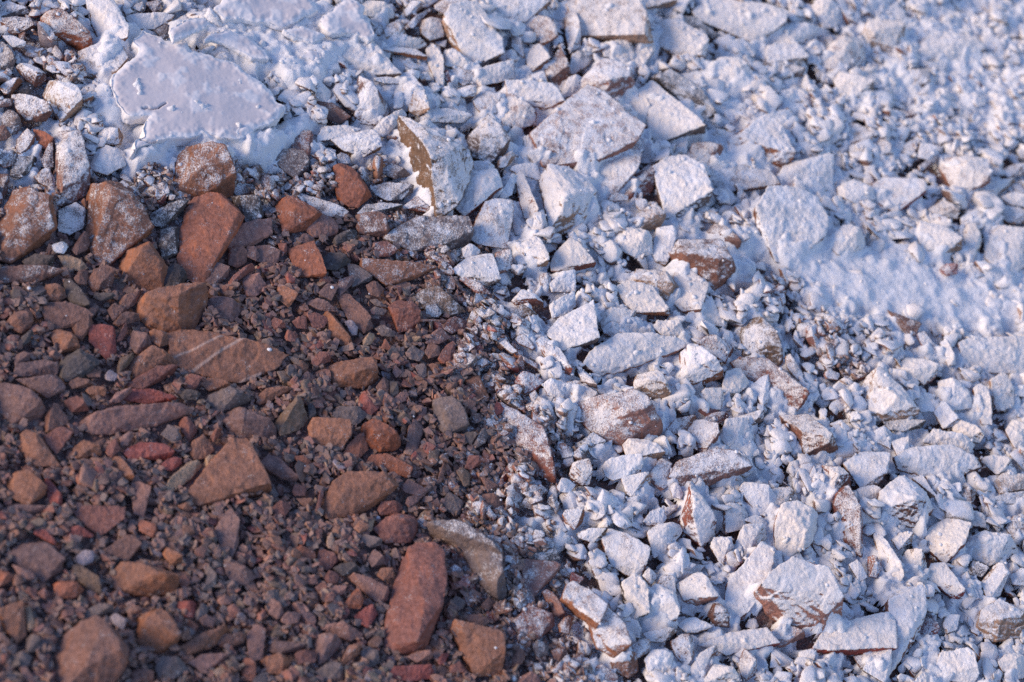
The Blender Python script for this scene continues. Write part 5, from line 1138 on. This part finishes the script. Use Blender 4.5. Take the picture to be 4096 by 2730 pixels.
lum = fbm(gp*100, 61, 3).reshape(GU.shape); lum2 = fbm(gp*38, 62, 3).reshape(GU.shape); lum3 = fbm(gp*210, 63, 2).reshape(GU.shape)
pz = .50*blur(H, .008)+.44*blur(H, .028)-.0038+((lum-.5)*.015+(lum2-.5)*.036)*(1-.8*DEEP)+.010*np.abs(lum3-.5)*(1-.6*DEEP)+DEEP*.014
pz -= .024*sstep(.51, .63, fbm(gp*24, 91, 3).reshape(GU.shape))*(1-DEEP)
bk = np.zeros(GU.shape)
for hgt, pl in ((.035, [(330, 75), (420, 60), (640, 0), (860, 60), (800, 140), (740, 210), (690, 260), (560, 150), (420, 110)]), (.041, [(300, 330), (480, 318), (640, 318), (690, 270), (740, 230), (720, 300), (640, 350), (580, 400), (470, 420), (360, 480), (310, 420), (280, 380)]), (.038, [(240, 70), (330, 70), (260, 180), (300, 300), (250, 320), (190, 260), (200, 120)])):
    bk = np.maximum(bk, hgt*blur(inside([tuple(ov(*p)) for p in pl], GU, GV)*1.0, .014))
pz = np.where(bk > .006, np.maximum(pz, bk+(lum2-.5)*.022+(lum-.5)*.014), pz)
pz -= (1-sstep(.45, .9, LG+(n2-.5)*.35))*.03
keepv = pz > gz-.002
keep = keepv[:-1, :-1] & keepv[1:, :-1] & keepv[:-1, 1:] & keepv[1:, 1:]
V = np.stack([GU.ravel(), GV.ravel(), pz.ravel()], 1); F = grid_faces(NX, NY, keep)
uq, inv = np.unique(F, return_inverse=True); me = mesh_np('white_powder', to_world(V[uq]), inv.reshape(-1, 4))
tag(place('white_powder', me, M_POW), 'white powder drifted and caked between the stones', 'powder', None, 'stuff')

# crumbs of caked powder lying on everything in the white part
cr = []
hz = np.maximum(H, np.maximum(pz, gz))
for q in range(5500):
    u, v = rs.uniform(GX0+.02, GX1-.02), rs.uniform(GY0+.02, GY1-.02); i, j = int((u-GX0)/CELL), int((v-GY0)/CELL); L = LG[j, i]
    if CAKE[j, i] or rs.rand() > (L*.75 if L > .5 else L*.35): continue
    r = .0010+.0034*rs.rand()**3; k = rs.randint(len(PROTO)); P, F = PROTO[k]
    P = P/np.maximum(np.linalg.norm(P, axis=1, keepdims=True), .3)
    cr.append((P*r*np.array([1, 1, .8]) @ rot(0, 0, rs.rand()*6).T+np.array([u, v, hz[j, i]+r*.1]), F, PN[k], 'w', 1, 1))
V, F, C, pw = join(cr); me = mesh_np('powder_crumbs', to_world(V), F)
tag(place('powder_crumbs', me, M_POW), 'crumbs of caked white powder scattered over the stones', 'powder crumbs', None, 'stuff')

# ------------------------------------------------------------------ twig and root
def tube(name, pts, r0, r1, hue, pwv, label, cat):
    P = np.array([unproject(*tile(c, x, y), w) for c, x, y, w in pts]); n = len(P); V = []; k = 8
    for i, p in enumerate(P):
        t = P[min(i+1, n-1)]-P[max(i-1, 0)]; t /= np.linalg.norm(t); a = np.cross(t, [0, 0, 1.]); a /= np.linalg.norm(a); b = np.cross(a, t)
        r = r0+(r1-r0)*i/(n-1)
        for q in range(k): V.append(p+(a*math.cos(q*6.2832/k)+b*math.sin(q*6.2832/k))*r*(1+.15*math.sin(i*2.3+q)))
    V = np.array(V); F = np.array([[i*k+q, i*k+(q+1) % k, (i+1)*k+(q+1) % k, (i+1)*k+q] for i in range(n-1) for q in range(k)])
    Wd = to_world(V); o3 = Wd.mean(0); me = mesh_np(name, Wd-o3, F); attr(me, 'col', np.tile(np.array(HUE[hue]), (len(V), 1)), 'C'); attr(me, 'pw', np.full(len(V), pwv))
    tag(place(name, me, M_STONE, o3), label, cat)
tube('twig', [('11', 1130+i*19, 640+i*.6+math.sin(i)*1.5, .028) for i in range(10)], .0022, .0018, 'b', .2, 'short straight brown twig beside the red-brown block in the gravel', 'twig')
tube('root', [('23', x, y, .030) for x, y in ((1700, 1225), (1715, 1200), (1740, 1188), (1764, 1180), (1800, 1172))], .0016, .0012, 't', .55, 'thin pale dried root lying on white powder at the right edge', 'root')
bpy.data.objects.remove(tmp)
